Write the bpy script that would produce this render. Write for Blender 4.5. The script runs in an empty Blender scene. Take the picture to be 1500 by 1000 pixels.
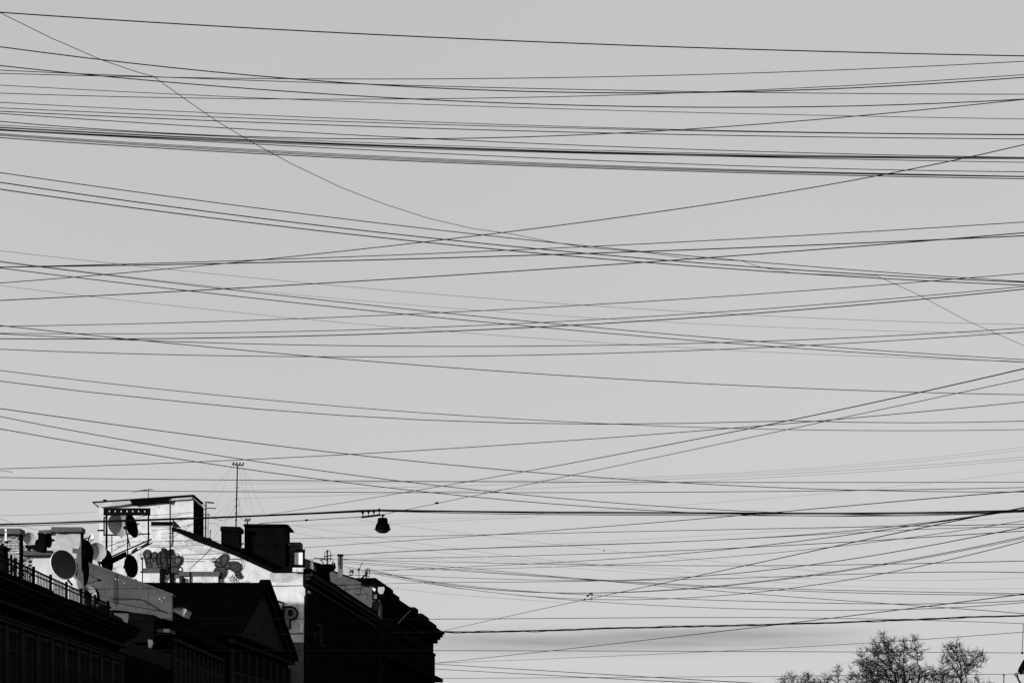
import bpy, bmesh, math, random
import numpy as np
from mathutils import Vector, Matrix

# ------------------------------------------------------------------ camera, world, sun
F = 2790.0            # focal length in photo pixels (photo 1500 px wide)
HOR = 1150.0          # horizon row of the photo (level camera, shifted lens)
CAMZ = 1.6
SUN = Vector((-0.70, -0.71, 0)).normalized()
SUN_EL = math.radians(10)
sc = bpy.context.scene
cd = bpy.data.cameras.new('camera'); cam = bpy.data.objects.new('camera', cd)
sc.collection.objects.link(cam); sc.camera = cam
cam.location = (0, 0, CAMZ); cam.rotation_euler = (math.radians(90), 0, 0)
cd.sensor_fit = 'HORIZONTAL'; cd.sensor_width = 36; cd.lens = 36 * F / 1500
cd.shift_y = (HOR - 500) / 1500; cd.clip_start = 0.5; cd.clip_end = 6000

world = bpy.data.worlds.new('World'); sc.world = world; world.use_nodes = True
nt = world.node_tree; nt.nodes.clear()
def N(t, **kw):
    n = nt.nodes.new(t)
    for k, v in kw.items(): setattr(n, k, v)
    return n
def L(a, b): nt.links.new(a, b)
sky = N('ShaderNodeTexSky', sky_type='NISHITA', sun_disc=False)
sky.sun_elevation = SUN_EL; sky.sun_rotation = math.atan2(SUN.x, SUN.y)
sky.air_density = 1.0; sky.dust_density = 1.0; sky.ozone_density = 1.0
bw = N('ShaderNodeRGBToBW'); L(sky.outputs[0], bw.inputs[0])          # black and white picture: the sky's luminance only
pw = N('ShaderNodeMath', operation='POWER'); L(bw.outputs[0], pw.inputs[0]); pw.inputs[1].default_value = 0.17
# low stratus: long flat streaks of cloud near the horizon, all the way round
tc = N('ShaderNodeTexCoord'); sp = N('ShaderNodeSeparateXYZ'); L(tc.outputs['Generated'], sp.inputs[0])
mp = N('ShaderNodeMapping'); L(tc.outputs['Generated'], mp.inputs[0])
mp.inputs['Scale'].default_value = (3.2, 3.2, 62); mp.inputs['Location'].default_value = (0.33, 0.0, 0.42)
nz = N('ShaderNodeTexNoise'); L(mp.outputs[0], nz.inputs['Vector']); nz.inputs['Scale'].default_value = 1.5
nz.inputs['Detail'].default_value = 6; nz.inputs['Roughness'].default_value = 0.5
cr = N('ShaderNodeValToRGB'); L(nz.outputs[0], cr.inputs[0])
cr.color_ramp.elements[0].position = 0.30; cr.color_ramp.elements[0].color = (0, 0, 0, 1)
cr.color_ramp.elements[1].position = 0.60; cr.color_ramp.elements[1].color = (1, 1, 1, 1)
hz = N('ShaderNodeValToRGB'); L(sp.outputs[2], hz.inputs[0])
e = hz.color_ramp.elements; e[0].position = 0.069; e[0].color = (0, 0, 0, 1); e[1].position = 0.088; e[1].color = (0, 0, 0, 1)
for p_ in (0.0725, 0.077): el = e.new(p_); el.color = (1, 1, 1, 1)
az = N('ShaderNodeMath', operation='ARCTAN2'); L(sp.outputs[0], az.inputs[0]); L(sp.outputs[1], az.inputs[1])
azm = N('ShaderNodeMath', operation='MULTIPLY_ADD'); L(az.outputs[0], azm.inputs[0]); azm.inputs[1].default_value = 12.0; azm.inputs[2].default_value = 0.85
sn = N('ShaderNodeMath', operation='SINE'); L(azm.outputs[0], sn.inputs[0])
sm = N('ShaderNodeMapRange', interpolation_type='SMOOTHSTEP'); L(sn.outputs[0], sm.inputs[0]); sm.inputs[1].default_value = -.35; sm.inputs[2].default_value = .9
mk0 = N('ShaderNodeMath', operation='MULTIPLY'); L(sm.outputs[0], mk0.inputs[0]); L(hz.outputs[0], mk0.inputs[1])
mk = N('ShaderNodeMath', operation='MULTIPLY'); L(cr.outputs[0], mk.inputs[0]); L(mk0.outputs[0], mk.inputs[1])
mk2 = N('ShaderNodeMath', operation='MULTIPLY'); L(mk.outputs[0], mk2.inputs[0]); mk2.inputs[1].default_value = -0.46
# faint large scale unevenness of thin high haze
nz2 = N('ShaderNodeTexNoise'); L(tc.outputs['Generated'], nz2.inputs['Vector']); nz2.inputs['Scale'].default_value = 3.0
nz2.inputs['Detail'].default_value = 3
h2 = N('ShaderNodeMath', operation='MULTIPLY_ADD'); L(nz2.outputs[0], h2.inputs[0]); h2.inputs[1].default_value = 0.10; h2.inputs[2].default_value = 0.95
ad = N('ShaderNodeMath', operation='ADD'); L(mk2.outputs[0], ad.inputs[0]); L(h2.outputs[0], ad.inputs[1])
mu = N('ShaderNodeMath', operation='MULTIPLY'); L(pw.outputs[0], mu.inputs[0]); L(ad.outputs[0], mu.inputs[1])
SKYK = 4.78
mu2 = N('ShaderNodeMath', operation='MULTIPLY'); L(mu.outputs[0], mu2.inputs[0]); mu2.inputs[1].default_value = SKYK
bg = N('ShaderNodeBackground'); L(mu2.outputs[0], bg.inputs[0]); bg.inputs[1].default_value = 0.1
wo = N('ShaderNodeOutputWorld'); L(bg.outputs[0], wo.inputs[0])

ld = bpy.data.lights.new('sun', 'SUN'); ld.energy = 4.6; ld.angle = math.radians(0.5); ld.color = (1, 1, 1)
lo = bpy.data.objects.new('sun', ld); sc.collection.objects.link(lo)
sd = Vector((SUN.x * math.cos(SUN_EL), SUN.y * math.cos(SUN_EL), math.sin(SUN_EL)))
lo.rotation_euler = sd.to_track_quat('Z', 'Y').to_euler(); lo.location = (-40, -60, 60)
sc.view_settings.view_transform = 'Standard'; sc.view_settings.look = 'None'
sc.view_settings.exposure = 0; sc.view_settings.gamma = 1; sc.view_settings.use_curve_mapping = False

# ------------------------------------------------------------------ helpers
def P(px, py, Y): return Vector(((px - 750) / F * Y, Y, (HOR - py) / F * Y + CAMZ))
def PX(px, Y): return (px - 750) / F * Y
def PZ(py, Y): return (HOR - py) / F * Y + CAMZ

def mat(name, v, rough=0.85, var=0.0, scale=1.0, bump=0.0, metal=0.0, stretch=(1, 1, 1), stain=0.0, spec=0.0):
    m = bpy.data.materials.new(name); m.use_nodes = True; t = m.node_tree; b = t.nodes['Principled BSDF']
    b.inputs['Base Color'].default_value = (v, v, v, 1); b.inputs['Roughness'].default_value = rough
    b.inputs['Metallic'].default_value = metal; b.inputs['Specular IOR Level'].default_value = spec
    if var or bump or stain:
        c = t.nodes.new('ShaderNodeTexCoord'); g = t.nodes.new('ShaderNodeMapping'); t.links.new(c.outputs['Object'], g.inputs[0])
        g.inputs['Scale'].default_value = stretch
        n = t.nodes.new('ShaderNodeTexNoise'); t.links.new(g.outputs[0], n.inputs['Vector'])
        n.inputs['Scale'].default_value = scale; n.inputs['Detail'].default_value = 8; n.inputs['Roughness'].default_value = 0.62
        r = t.nodes.new('ShaderNodeMapRange'); t.links.new(n.outputs[0], r.inputs[0])
        r.inputs[1].default_value = 0.28; r.inputs[2].default_value = 0.72
        r.inputs[3].default_value = v * (1 - var); r.inputs[4].default_value = min(0.9, v * (1 + var))
        out = r.outputs[0]
        if stain:
            n2 = t.nodes.new('ShaderNodeTexNoise'); t.links.new(c.outputs['Object'], n2.inputs['Vector'])
            n2.inputs['Scale'].default_value = 0.9; n2.inputs['Detail'].default_value = 5; n2.inputs['Roughness'].default_value = 0.7
            r2 = t.nodes.new('ShaderNodeMapRange'); t.links.new(n2.outputs[0], r2.inputs[0])
            r2.inputs[1].default_value = 0.56; r2.inputs[2].default_value = 0.70; r2.inputs[3].default_value = 1; r2.inputs[4].default_value = 1 - stain
            mm = t.nodes.new('ShaderNodeMath'); mm.operation = 'MULTIPLY'; t.links.new(out, mm.inputs[0]); t.links.new(r2.outputs[0], mm.inputs[1]); out = mm.outputs[0]
        t.links.new(out, b.inputs['Base Color'])
        if bump:
            bp = t.nodes.new('ShaderNodeBump'); bp.inputs['Strength'].default_value = bump; bp.inputs['Distance'].default_value = 0.03
            t.links.new(n.outputs[0], bp.inputs['Height']); t.links.new(bp.outputs[0], b.inputs['Normal'])
    return m
M = dict(
    rubber=mat('black_rubber', 0.006, 0.8), iron=mat('black_iron', 0.005, 0.6, 0.3, 4), steel=mat('grey_steel', 0.10, 0.5, 0.3, 3),
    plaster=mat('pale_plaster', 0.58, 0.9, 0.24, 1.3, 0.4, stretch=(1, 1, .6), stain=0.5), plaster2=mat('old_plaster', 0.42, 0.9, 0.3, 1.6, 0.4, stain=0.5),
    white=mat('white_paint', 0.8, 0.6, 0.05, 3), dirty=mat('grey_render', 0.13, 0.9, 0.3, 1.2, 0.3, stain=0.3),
    shadeplaster=mat('dark_and_shaded_render', 0.085, 0.9, 0.35, 1.4, 0.4, stain=0.4),  # dark render; on the lower firewall it carries the wall's shade
    facade=mat('shade_dark_facade', 0.006, 0.9, 0.4, 0.8, 0.3, stain=0.3), trim=mat('shade_dark_trim', 0.019, 0.9, 0.4, 1.2, 0.3),  # near-black base colours include the deep shade of the street
    roof=mat('dark_roof_metal', 0.0035, 0.75, 0.4, 0.7, stretch=(1, 1, 3)), roof2=mat('worn_roof_metal', 0.012, 0.7, 0.4, 1.0),
    sheet=mat('grey_sheet_cladding', 0.075, 0.8, 0.25, 0.9, 0.1, stretch=(1, 1, 4)), cap=mat('grey_cap_slab', 0.08, 0.85, 0.2, 3),
    brick=mat('pale_brick', 0.42, 0.9, 0.55, 2.2, 0.3), mortar=mat('dark_mortar', 0.05, 0.95, 0.3, 5),
    glass=mat('dark_window_glass', 0.006, 0.3), frame=mat('window_frame', 0.02, 0.7, 0.2, 3),
    dish=mat('dish_paint', 0.30, 0.7, 0.12, 2.5), rimwhite=mat('dish_rim_paint', 0.7, 0.6, 0.08, 3), dishhollow=mat('dark_dish_hollow', 0.05, 0.8, 0.3, 2), dishdark=mat('dark_dish_mesh', 0.005, 0.75),
    bark=mat('bare_bark', 0.018, 0.95, 0.3, 3), insul=mat('insulator', 0.01, 0.4), ink=mat('black_spray_paint', 0.012, 0.8),
    fillp=mat('grey_spray_paint', 0.05, 0.8, 0.35, 2.5), fillp2=mat('faded_spray_paint', 0.08, 0.85, 0.3, 2),
    asphalt=mat('asphalt', 0.05, 0.9, 0.25, 2, 0.2), paving=mat('paving', 0.14, 0.9, 0.2, 1.5), ground=mat('ground', 0.07, 0.95, 0.3, 0.4),
    lamp=mat('lamp_housing', 0.002, 0.7), dirtdark=mat('dark_streak', 0.04, 0.9, 0.3, 1.0), lens=mat('lamp_lens', 0.02, 0.35), line=mat('road_paint', 0.7, 0.7, 0.1, 5))

def tag(o, label=None, cat=None, group=None, kind=None):
    if label: o['label'] = label
    if cat: o['category'] = cat
    if group: o['group'] = group
    if kind: o['kind'] = kind
    return o
def thing(name, label, cat, loc, group=None):
    o = bpy.data.objects.new(name, None); sc.collection.objects.link(o); o.location = loc; o.empty_display_size = 0.3
    return tag(o, label, cat, group)

class MB:
    def __init__(s): s.v = []; s.f = []; s.smooth = False
    def add(s, vs, fs):
        b = len(s.v); s.v += [tuple(x) for x in vs]; s.f += [tuple(i + b for i in f) for f in fs]; return s
    def box(s, x0, x1, y0, y1, z0, z1):
        vs = [(x, y, z) for x in (x0, x1) for y in (y0, y1) for z in (z0, z1)]
        return s.add(vs, [(0, 1, 3, 2), (4, 6, 7, 5), (0, 4, 5, 1), (2, 3, 7, 6), (0, 2, 6, 4), (1, 5, 7, 3)])
    def hexa(s, q0, q1):      # two matching polygons joined to a solid
        n = len(q0)
        return s.add(list(q0) + list(q1), [tuple(range(n))[::-1], tuple(range(n, 2 * n))] + [(i, (i + 1) % n, n + (i + 1) % n, n + i) for i in range(n)])
    def poly(s, pts, Y, d):   # outline in photo pixels at depth Y, extruded d metres away from the camera
        a = [P(x, y, Y) for x, y in pts]; b = [p + Vector((0, d, 0)) for p in a]
        return s.hexa(a, b)
    def pbox(s, x0, x1, y0, y1, Y, d):   # pixel rectangle
        return s.poly([(x0, y0), (x0, y1), (x1, y1), (x1, y0)], Y, d)
    def obox(s, o, d, a0, a1, n0, n1, z0, z1):   # box along direction d (2D) from origin o, offset n along the outward normal
        d = Vector((d[0], d[1])).normalized(); n = Vector((d.y, -d.x)); o = Vector((o[0], o[1])); c = []
        for a, m in ((a0, n0), (a1, n0), (a1, n1), (a0, n1)):
            q = o + d * a + n * m; c.append(q)
        return s.hexa([Vector((q.x, q.y, z0)) for q in c], [Vector((q.x, q.y, z1)) for q in c])
    def tube(s, pts, r, n=5, cap=True):
        pts = [Vector(p) for p in pts]; k = len(pts); rs = r if isinstance(r, (list, tuple)) else [r] * k; vs = []
        for i, p in enumerate(pts):
            t = (pts[min(i + 1, k - 1)] - pts[max(i - 1, 0)]).normalized()
            u = t.cross(Vector((0, 0, 1)))
            if u.length < 1e-3: u = t.cross(Vector((1, 0, 0)))
            u.normalize(); w = t.cross(u)
            for j in range(n):
                a = 2 * math.pi * j / n; vs.append(p + (u * math.cos(a) + w * math.sin(a)) * rs[i])
        fs = [(i * n + j, i * n + (j + 1) % n, (i + 1) * n + (j + 1) % n, (i + 1) * n + j) for i in range(k - 1) for j in range(n)]
        if cap: fs += [tuple(range(n))[::-1], tuple(range((k - 1) * n, k * n))]
        return s.add(vs, fs)
    def lathe(s, prof, c, axis=(0, 0, 1), n=20):   # profile of (radius, height along axis)
        ax = Vector(axis).normalized(); q = ax.to_track_quat('Z', 'Y'); c = Vector(c); vs = []; fs = []
        for r, h in prof:
            for j in range(n):
                a = 2 * math.pi * j / n; vs.append(c + q @ Vector((max(r, 1e-4) * math.cos(a), max(r, 1e-4) * math.sin(a), h)))
        for i in range(len(prof) - 1):
            for j in range(n): fs.append((i * n + j, i * n + (j + 1) % n, (i + 1) * n + (j + 1) % n, (i + 1) * n + j))
        return s.add(vs, fs)
    def stroke(s, pts, Y, wpx, d=0.02):   # painted line on a wall facing the camera
        h = wpx / F * Y / 2; Q = [P(x, y, Y) for x, y in pts]; Ls = []; Rs = []
        for i, p in enumerate(Q):
            t = (Q[min(i + 1, len(Q) - 1)] - Q[max(i - 1, 0)]); t.y = 0; t.normalize(); n = Vector((-t.z, 0, t.x)) * h
            Ls.append(p + n); Rs.append(p - n)
        for i in range(len(Q) - 1):
            a = [Ls[i], Rs[i], Rs[i + 1], Ls[i + 1]]; s.hexa(a, [x + Vector((0, d, 0)) for x in a])
        return s
    def build(s, name, m, parent=None, label=None, cat=None, group=None, kind=None, smooth=False):
        me = bpy.data.meshes.new(name)
        vs = np.array([tuple(v) for v in s.v], dtype=float)
        loc = Vector(parent_world(parent)) if parent else Vector(((vs[:, 0].min() + vs[:, 0].max()) / 2, (vs[:, 1].min() + vs[:, 1].max()) / 2, vs[:, 2].min()))
        me.from_pydata([(x - loc.x, y - loc.y, z - loc.z) for x, y, z in vs], [], s.f)
        bm = bmesh.new(); bm.from_mesh(me); bmesh.ops.recalc_face_normals(bm, faces=bm.faces)
        bm.to_mesh(me); bm.free()
        if smooth:
            for p in me.polygons: p.use_smooth = True
        me.materials.append(M[m])
        o = bpy.data.objects.new(name, me); sc.collection.objects.link(o)
        if parent: o.parent = parent
        else: o.location = loc
        return tag(o, label, cat, group, kind)
def parent_world(p):
    v = Vector((0, 0, 0))
    while p is not None: v += p.location; p = p.parent
    return v
def put(src, parent, off):    # copy of a part moved by off (shares mesh)
    o = src.copy(); sc.collection.objects.link(o); o.parent = parent; o.location = Vector(src.location) + Vector(off); return o

rnd = random.Random(7)
# ------------------------------------------------------------------ ground, road, pavements
MB().box(-3000, 3000, -1500, 4500, -0.5, -0.02).build('ground', 'ground', kind='structure')
MB().box(-14, 14, -300, 420, -0.016, 0.0).build('road', 'asphalt', kind='structure')
for x0, x1 in ((-20, -14), (14, 20)):
    MB().box(x0, x1, -300, 160, -0.016, 0.13).build('pavement', 'paving', kind='structure')
mb = MB()
for k in range(60): mb.box(-0.07, 0.07, -60 + k * 6, -57 + k * 6, 0.004, 0.008)
mb.build('road_marking', 'line', kind='structure')

# ------------------------------------------------------------------ facades
def facade_parts(t, o, L_, z0, z1, d, n, wz, ww=1.15, m='frame', sill=True, pil='trim', pw_=0.4, skip=0):
    """windows, sills and pilasters along a street facade that starts at o and runs L_ metres along d"""
    w0 = None; step = L_ / n
    dn = Vector((d[0], d[1])).normalized()
    for r, (a, b) in enumerate(wz):
        fr = MB()
        c0 = step / 2 - ww / 2; c1 = step / 2 + ww / 2
        fr.obox(o, d, c0 - .12, c0, 0.0, .10, a, b); fr.obox(o, d, c1, c1 + .12, 0.0, .10, a, b)
        fr.obox(o, d, c0 - .2, c1 + .2, 0.0, .14, b, b + .16)
        fr.obox(o, d, (c0 + c1) / 2 - .04, (c0 + c1) / 2 + .04, 0.03, .07, a, b); fr.obox(o, d, c0, c1, 0.03, .07, b - .75, b - .68)
        w = fr.build('window', m, t)
        g = MB().obox(o, d, c0, c1, 0.004, .03, a, b).build('pane', 'glass', t); g.parent = w; g.location = (0, 0, 0)
        s = None
        if sill: s = MB().obox(o, d, c0 - .25, c1 + .25, 0.0, .22, a - .14, a - .01).build('sill', pil, t); s.parent = w
        for k in range(1, n):
            off = (dn.x * step * k, dn.y * step * k, 0)
            w2 = put(w, t, off); g2 = put(g, w2, (0, 0, 0))
            if s: put(s, w2, (0, 0, 0))
    if pil:
        p = MB().obox(o, d, -pw_ / 2, pw_ / 2, 0.0, .18, z0, z1).build('pilaster', pil, t)
        for k in range(1, n + 1): put(p, t, (dn.x * step * k, dn.y * step * k, 0))

# ---- house A: nearest on the left, deep cornice and a roof railing
XA = -20.0
A = thing('street_house', 'dark nearest house at the lower left with a deep moulded cornice and a roof railing', 'house', (XA, 60, 0))
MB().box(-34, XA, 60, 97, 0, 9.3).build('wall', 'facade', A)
MB().box(-34.0, XA - .3, 60, 97, 9.303, 9.72).build('roof', 'roof', A)
facade_parts(A, (XA, 60), 37, 0.5, 8.0, (0, 1), 15, ((1.2, 3.6), (5.4, 7.7)), 1.0)
for n1, z0, z1, mm in ((.22, 7.95, 8.1, 'trim'), (.30, 8.1, 8.17, 'trim'), (.40, 8.62, 8.74, 'trim'), (.62, 9.0, 9.12, 'trim'), (.85, 9.12, 9.34, 'facade'), (1.0, 9.34, 9.44, 'trim')):
    MB().obox((XA, 60), (0, 1), -.0, 37.3, 0.0, n1, z0 + .001, z1).build('cornice_moulding', mm, A)
br = MB().hexa([Vector((XA, 60.4, z)) for z in (8.2, 8.6)] + [Vector((XA + .55, 60.4, 8.98)), Vector((XA, 60.4, 8.98))][:1] + [Vector((XA, 60.4, 8.98))],
               [Vector((XA, 60.62, z)) for z in (8.2, 8.6)] + [Vector((XA + .55, 60.62, 8.98))] + [Vector((XA, 60.62, 8.98))]).build('cornice_bracket', 'trim', A)
for k in range(1, 46): put(br, A, (0, .8 * k, 0))
# gutter edge that steps along the eave
g = MB()
for k in range(12): g.obox((XA, 60), (0, 1), k * 3.1, k * 3.1 + 3.04, .86, 1.10, 9.441, 9.56 + .03 * (k % 3))
g.build('gutter', 'iron', A)

# railing on house A: posts, rails, balusters
R = thing('roof_railing', 'thin black iron railing with balusters along the eave of the nearest dark house', 'railing', (XA + .6, 70, 9.6))
xr = XA + .55
MB().box(xr - .03, xr + .03, 66, 92, 10.32, 10.38).build('rail', 'iron', R)
MB().box(xr - .02, xr + .02, 66, 92, 10.14, 10.19).build('rail', 'iron', R)
MB().box(xr - .02, xr + .02, 66, 92, 9.62, 9.76).build('rail', 'iron', R)
po = MB().box(xr - .05, xr + .05, 66.0, 66.1, 9.45, 10.5).build('post', 'iron', R)
for k in range(1, 10): put(po, R, (0, 2.85 * k, 0))
ba = MB().tube([(xr, 66.35, 9.68), (xr, 66.35, 10.35)], .022, 4).build('baluster', 'iron', R)
for k in range(1, 100): 
    if k % 11: put(ba, R, (0, .259 * k, 0))

# taller post of masonry at the very left edge (dark pier in front)
PR = thing('parapet_pier', 'black masonry pier at the left picture edge where the roof railing starts', 'pier', P(3, 860, 75.5))
MB().pbox(-14, 4.2, 803, 880, 75.6, .8).build('pier_body', 'iron', PR)
MB().pbox(-15, 5, 798, 803.2, 75.5, 1.0).build('pier_cap', 'iron', PR)
MB().pbox(14.5, 17.2, 812, 868, 76.5, .1).build('iron_upright', 'iron', PR)

# ---- brick chimney at the far left and the rubble brick wall beside it
def brick_field(x0, x1, y0, y1, Y, bw_, bh, name, parent, hole=0.0, ragged=None, seed=1):
    r = random.Random(seed); mb = MB(); y = y0; row = 0
    while y < y1 - .3:
        h_ = bh * r.uniform(.8, 1.35); x = x0 - bw_ * r.random()
        while x < x1:
            L1 = bw_ * r.uniform(.55, 1.5); a = max(x, x0); b = min(x + L1 - .5, x1)
            if b - a > .8 and r.random() > hole:
                j = r.uniform(0, .07); t_ = r.uniform(-.25, .25)
                mb.poly([(a, y + .1 + r.uniform(0, .3)), (a + r.uniform(-.1, .2), y + h_ - .55), (b - r.uniform(0, .4), y + h_ - .5 + t_), (b, y + .15 + t_)], Y - .05 - j, .12 + j)
            x += L1
        y += h_; row += 1
    o = mb.build(name, 'brick', parent, kind='stuff'); return o
CB = thing('brick_chimney', 'pale brick chimney with dark cap at the left picture edge behind the white post', 'chimney', P(12, 860, 79.5))
MB().pbox(-16, 28.2, 781, 868, 80, .35).build('stack', 'mortar', CB)
brick_field(-16, 28, 783, 866, 80, 5.2, 2.0, 'brickwork', CB, .16)
MB().pbox(-18, 29.8, 773.5, 781.5, 79.6, .8).build('cap', 'cap', CB)
MB().poly([(28.3, 781.5), (28.3, 868), (30.5, 868), (30.5, 783)], 79.95, .4).build('side_flashing', 'iron', CB)
WP = thing('white_post', 'narrow white post standing before the brick chimney at the left edge', 'post', P(8.3, 792, 76.8))
MB().pbox(7.0, 9.6, 772.3, 792, 76.8, .08).build('post_body', 'white', WP)
MB().pbox(6.4, 10.2, 791.8, 794.6, 76.7, .25).build('foot', 'iron', WP)

# ---- plastered chimney block with two cap slabs
CP = thing('plastered_chimney', 'broad stained plaster chimney with a stepped grey cap slab behind the large dish', 'chimney', P(90, 880, 90))
MB().poly([(76, 779), (76, 875), (121, 875), (118, 830), (117.5, 779)], 90.3, .45).build('stack', 'plaster2', CP)
MB().poly([(75, 771.3), (75, 778.4), (84, 779.0), (94, 778.2), (119.6, 778.4), (119.6, 771.6)], 90, .8).build('cap', 'cap', CP)
MB().poly([(56.5, 776.2), (56.5, 781.5), (72, 782), (74.8, 780.5), (74.8, 775.2)], 90.1, .6).build('cap', 'cap', CP, label='lower side cap slab')
MB().poly([(118, 778.5), (118, 835), (120.8, 835), (120.8, 778.5)], 90.5, .3).build('side_flashing', 'iron', CP)
LW = thing('roof_parapet_wall', 'low pale plastered wall under a grey ledge between the two chimneys', 'wall', P(50, 875, 88.5))
MB().poly([(47, 811), (47, 880), (122, 896), (112, 850), (76, 811)], 89.0, 1.0).build('wall_body', 'plaster', LW)
MB().poly([(28.8, 806.5), (28.8, 812.8), (75.2, 812.2), (75.2, 805.6)], 88.6, .7).build('ledge', 'cap', LW)
MB().poly([(28.8, 795), (28.8, 875), (47.2, 875), (47.2, 811), (51.5, 806), (51.5, 800)], 89.1, .8).build('rubble_core', 'mortar', LW)
brick_field(29, 52, 796, 806, 89.05, 4.6, 1.9, 'brickwork', LW, .12, seed=3)
brick_field(29, 47, 813, 870, 89.05, 4.6, 1.9, 'brickwork', LW, .30, seed=4)

# ---- house behind A: clad gable wall (grey sheet) and its dark street front
A2 = thing('clad_house', 'dark house behind the nearest one, its gable wall clad in dull grey metal sheet', 'house', (-20.4, 115, 0))
MB().box(-34, -20.5, 97.3, 134.8, 0, 8.6).build('annex_wall', 'roof', A2)
MB().poly([(60, 893.5), (60, 1194), (251, 1194), (251, 893.5)], 115, 19.5).build('wall', 'roof', A2)
MB().poly([(190, 893), (190, 889), (251, 889), (251, 896), (215, 893.5)], 114.9, .5).build('wall_head', 'facade', A2)
seams = [100, 121, 137, 153, 169, 185, 201, 217, 233, 252]
def topy(x): return 820 + (x - 121) * 50 / 131 if x > 121 else 820 + (121 - x) * .6
def boty(x): return 893 if x < 182 else 893.5 + (x - 182) * .21
for i in range(len(seams) - 1):
    a, b = seams[i] + .05, seams[i + 1] - .05
    MB().poly([(a, topy(a)), (a, boty(a) + rnd.uniform(0, .4)), (b, boty(b) + rnd.uniform(0, .4)), (b, topy(b))], 114.6 - rnd.uniform(0, .03), .35).build('cladding_sheet', 'sheet', A2)
MB().poly([(120, 818.7), (120, 821), (252.8, 871.6), (252.8, 869.2)], 114.3, .9).build('verge_flashing', 'cap', A2)
MB().tube([P(160, 876, 114.4), P(190, 876.5, 114.4), P(207, 877.5, 114.4), P(240, 897, 114.4)], .022, 5).build('cable', 'rubber', A2)
MB().tube([P(161, 880, 114.4), P(205, 889, 114.4), P(246, 896, 114.4)], .014, 5).build('cable', 'rubber', A2)
facade_parts(A2, (-20.55, 115.5), 19.0, 0.5, 10.2, (0, 1), 11, ((1.2, 3.8), (6.0, 9.2)), .85, pw_=.55)
MB().obox((-20.55, 115), (0, 1), 0, 19.3, 0, .6, 10.9, 11.3).build('cornice_moulding', 'facade', A2)
MB().obox((-20.55, 115), (0, 1), 0, 19.3, 0, .3, 10.3, 10.5).build('cornice_moulding', 'trim', A2)
MB().poly([(190, 896), (190, 940), (225, 940), (225, 900)], 112, 2.5).build('stair_turret', 'roof', A2)
MB().pbox(230, 248, 920.5, 925.5, 112.5, 2).build('ledge', 'cap', A2)
MB().poly([(216.5, 936), (217.5, 948), (221, 948.5), (224, 941), (223, 936.5)], 111.9, .4).build('light_patch', 'dirty', A2)
MB().poly([(164, 897), (188, 898), (188, 904), (186, 918), (181, 921), (180, 907), (166, 903)], 113.5, 1.2).build('pier', 'shadeplaster', A2)
MB().pbox(176, 178.2, 911, 930, 113, .3).build('downpipe_and_highlight', 'steel', A2); MB().pbox(178.9, 181, 912, 930, 113, .3).build('downpipe_and_highlight', 'steel', A2)
for x, y, w_ in ((156, 862, 1.0), (169, 847.3, 1.3), (173.5, 848.6, .9), (182, 853.5, .7), (205, 861, .8), (233.5, 877, 1.2), (237, 879.5, .8), (234, 874, .6), (241, 874.6, 1.2), (215, 868, .5), (196, 878, .6), (226, 866, .6)):
    MB().poly([(x - w_, y - .3), (x - w_ * .4, y + .7), (x + w_, y + .5), (x + w_ * .7, y - .5)], 114.55, .04).build('bright_fleck', 'plaster', A2)
MB().poly([(167, 838), (166, 880), (170, 888), (173, 880), (171.5, 840)], 114.56, .03).build('dark_stain', 'dirtdark', A2)
DW = thing('roof_dormer', 'small sunlit plastered roof stub just right of the grey clad gable', 'dormer', P(262, 905, 124))
MB().poly([(250.5, 889), (252, 903.5), (258, 903.8), (261.5, 901), (263.5, 903.8), (269, 903), (273.6, 892), (262, 888.3)], 124, 2.0).build('dormer_wall', 'plaster2', DW)
MB().poly([(250, 887.2), (250.3, 889.2), (262, 888.2), (273, 891.5), (275, 891), (262, 886.6)], 123.8, 2.4).build('dormer_roof', 'roof2', DW)
MB().poly([(248.5, 904), (250, 915), (253, 914), (258, 904.2)], 124.4, 1.0).build('lower_patch', 'dirty', DW)

# ---- house C with the pediment
C = thing('pedimented_house', 'dark house with a triangular street pediment and a seamed metal roof, in shade', 'house', (-19.5, 135, 0))
YA, YB, YC = 135.0, 158.0, 146.0
xa, xb, xc = PX(338, YA), PX(422, YB), PX(384, YC)
ze = 12.2; zr = PZ(854.5, YC)
xl = PX(190, YC)
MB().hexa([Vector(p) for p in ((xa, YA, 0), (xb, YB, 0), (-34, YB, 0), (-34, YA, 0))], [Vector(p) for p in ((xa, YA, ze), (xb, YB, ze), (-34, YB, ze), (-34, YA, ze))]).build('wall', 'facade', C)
# roof sheets between standing seams, front slope
nS = 11
for k in range(nS):
    f0, f1 = k / nS, (k + 1) / nS
    def rp(f): return Vector((xl + (xc - xl) * f, YC, zr)), Vector((-31.5 + (xa + .3 + 31.5) * f, YA - .5, ze))
    a, b = rp(f0 + .004); c, d = rp(f1 - .004)
    up = Vector((0, -.03, .09 + .01 * (k % 2)))
    MB().hexa([a, b, d, c], [a + up, b + up, d + up, c + up]).build('roof_sheet', 'roof', C)
    a2, b2 = rp(f1)
    MB().tube([a2 + up * 1.3, b2 + up * 1.3], .035, 4).build('roof_seam', 'roof', C)
MB().hexa([Vector((xl, YC + .05, zr)), Vector((-31.5, YB, ze)), Vector((xb, YB, ze)), Vector((xc, YC + .05, zr))],
          [Vector((xl, YC + .05, zr + .08)), Vector((-31.5, YB, ze + .08)), Vector((xb, YB, ze + .08)), Vector((xc, YC + .05, zr + .08))]).build('roof', 'roof', C)
MB().hexa([Vector((xl - .05, YC, zr)), Vector((-31.6, YA, ze)), Vector((-31.6, YB, ze))], [Vector((xl + .3, YC, zr)), Vector((-31.3, YA, ze)), Vector((-31.3, YB, ze))]).build('gable_wall', 'facade', C)
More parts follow.
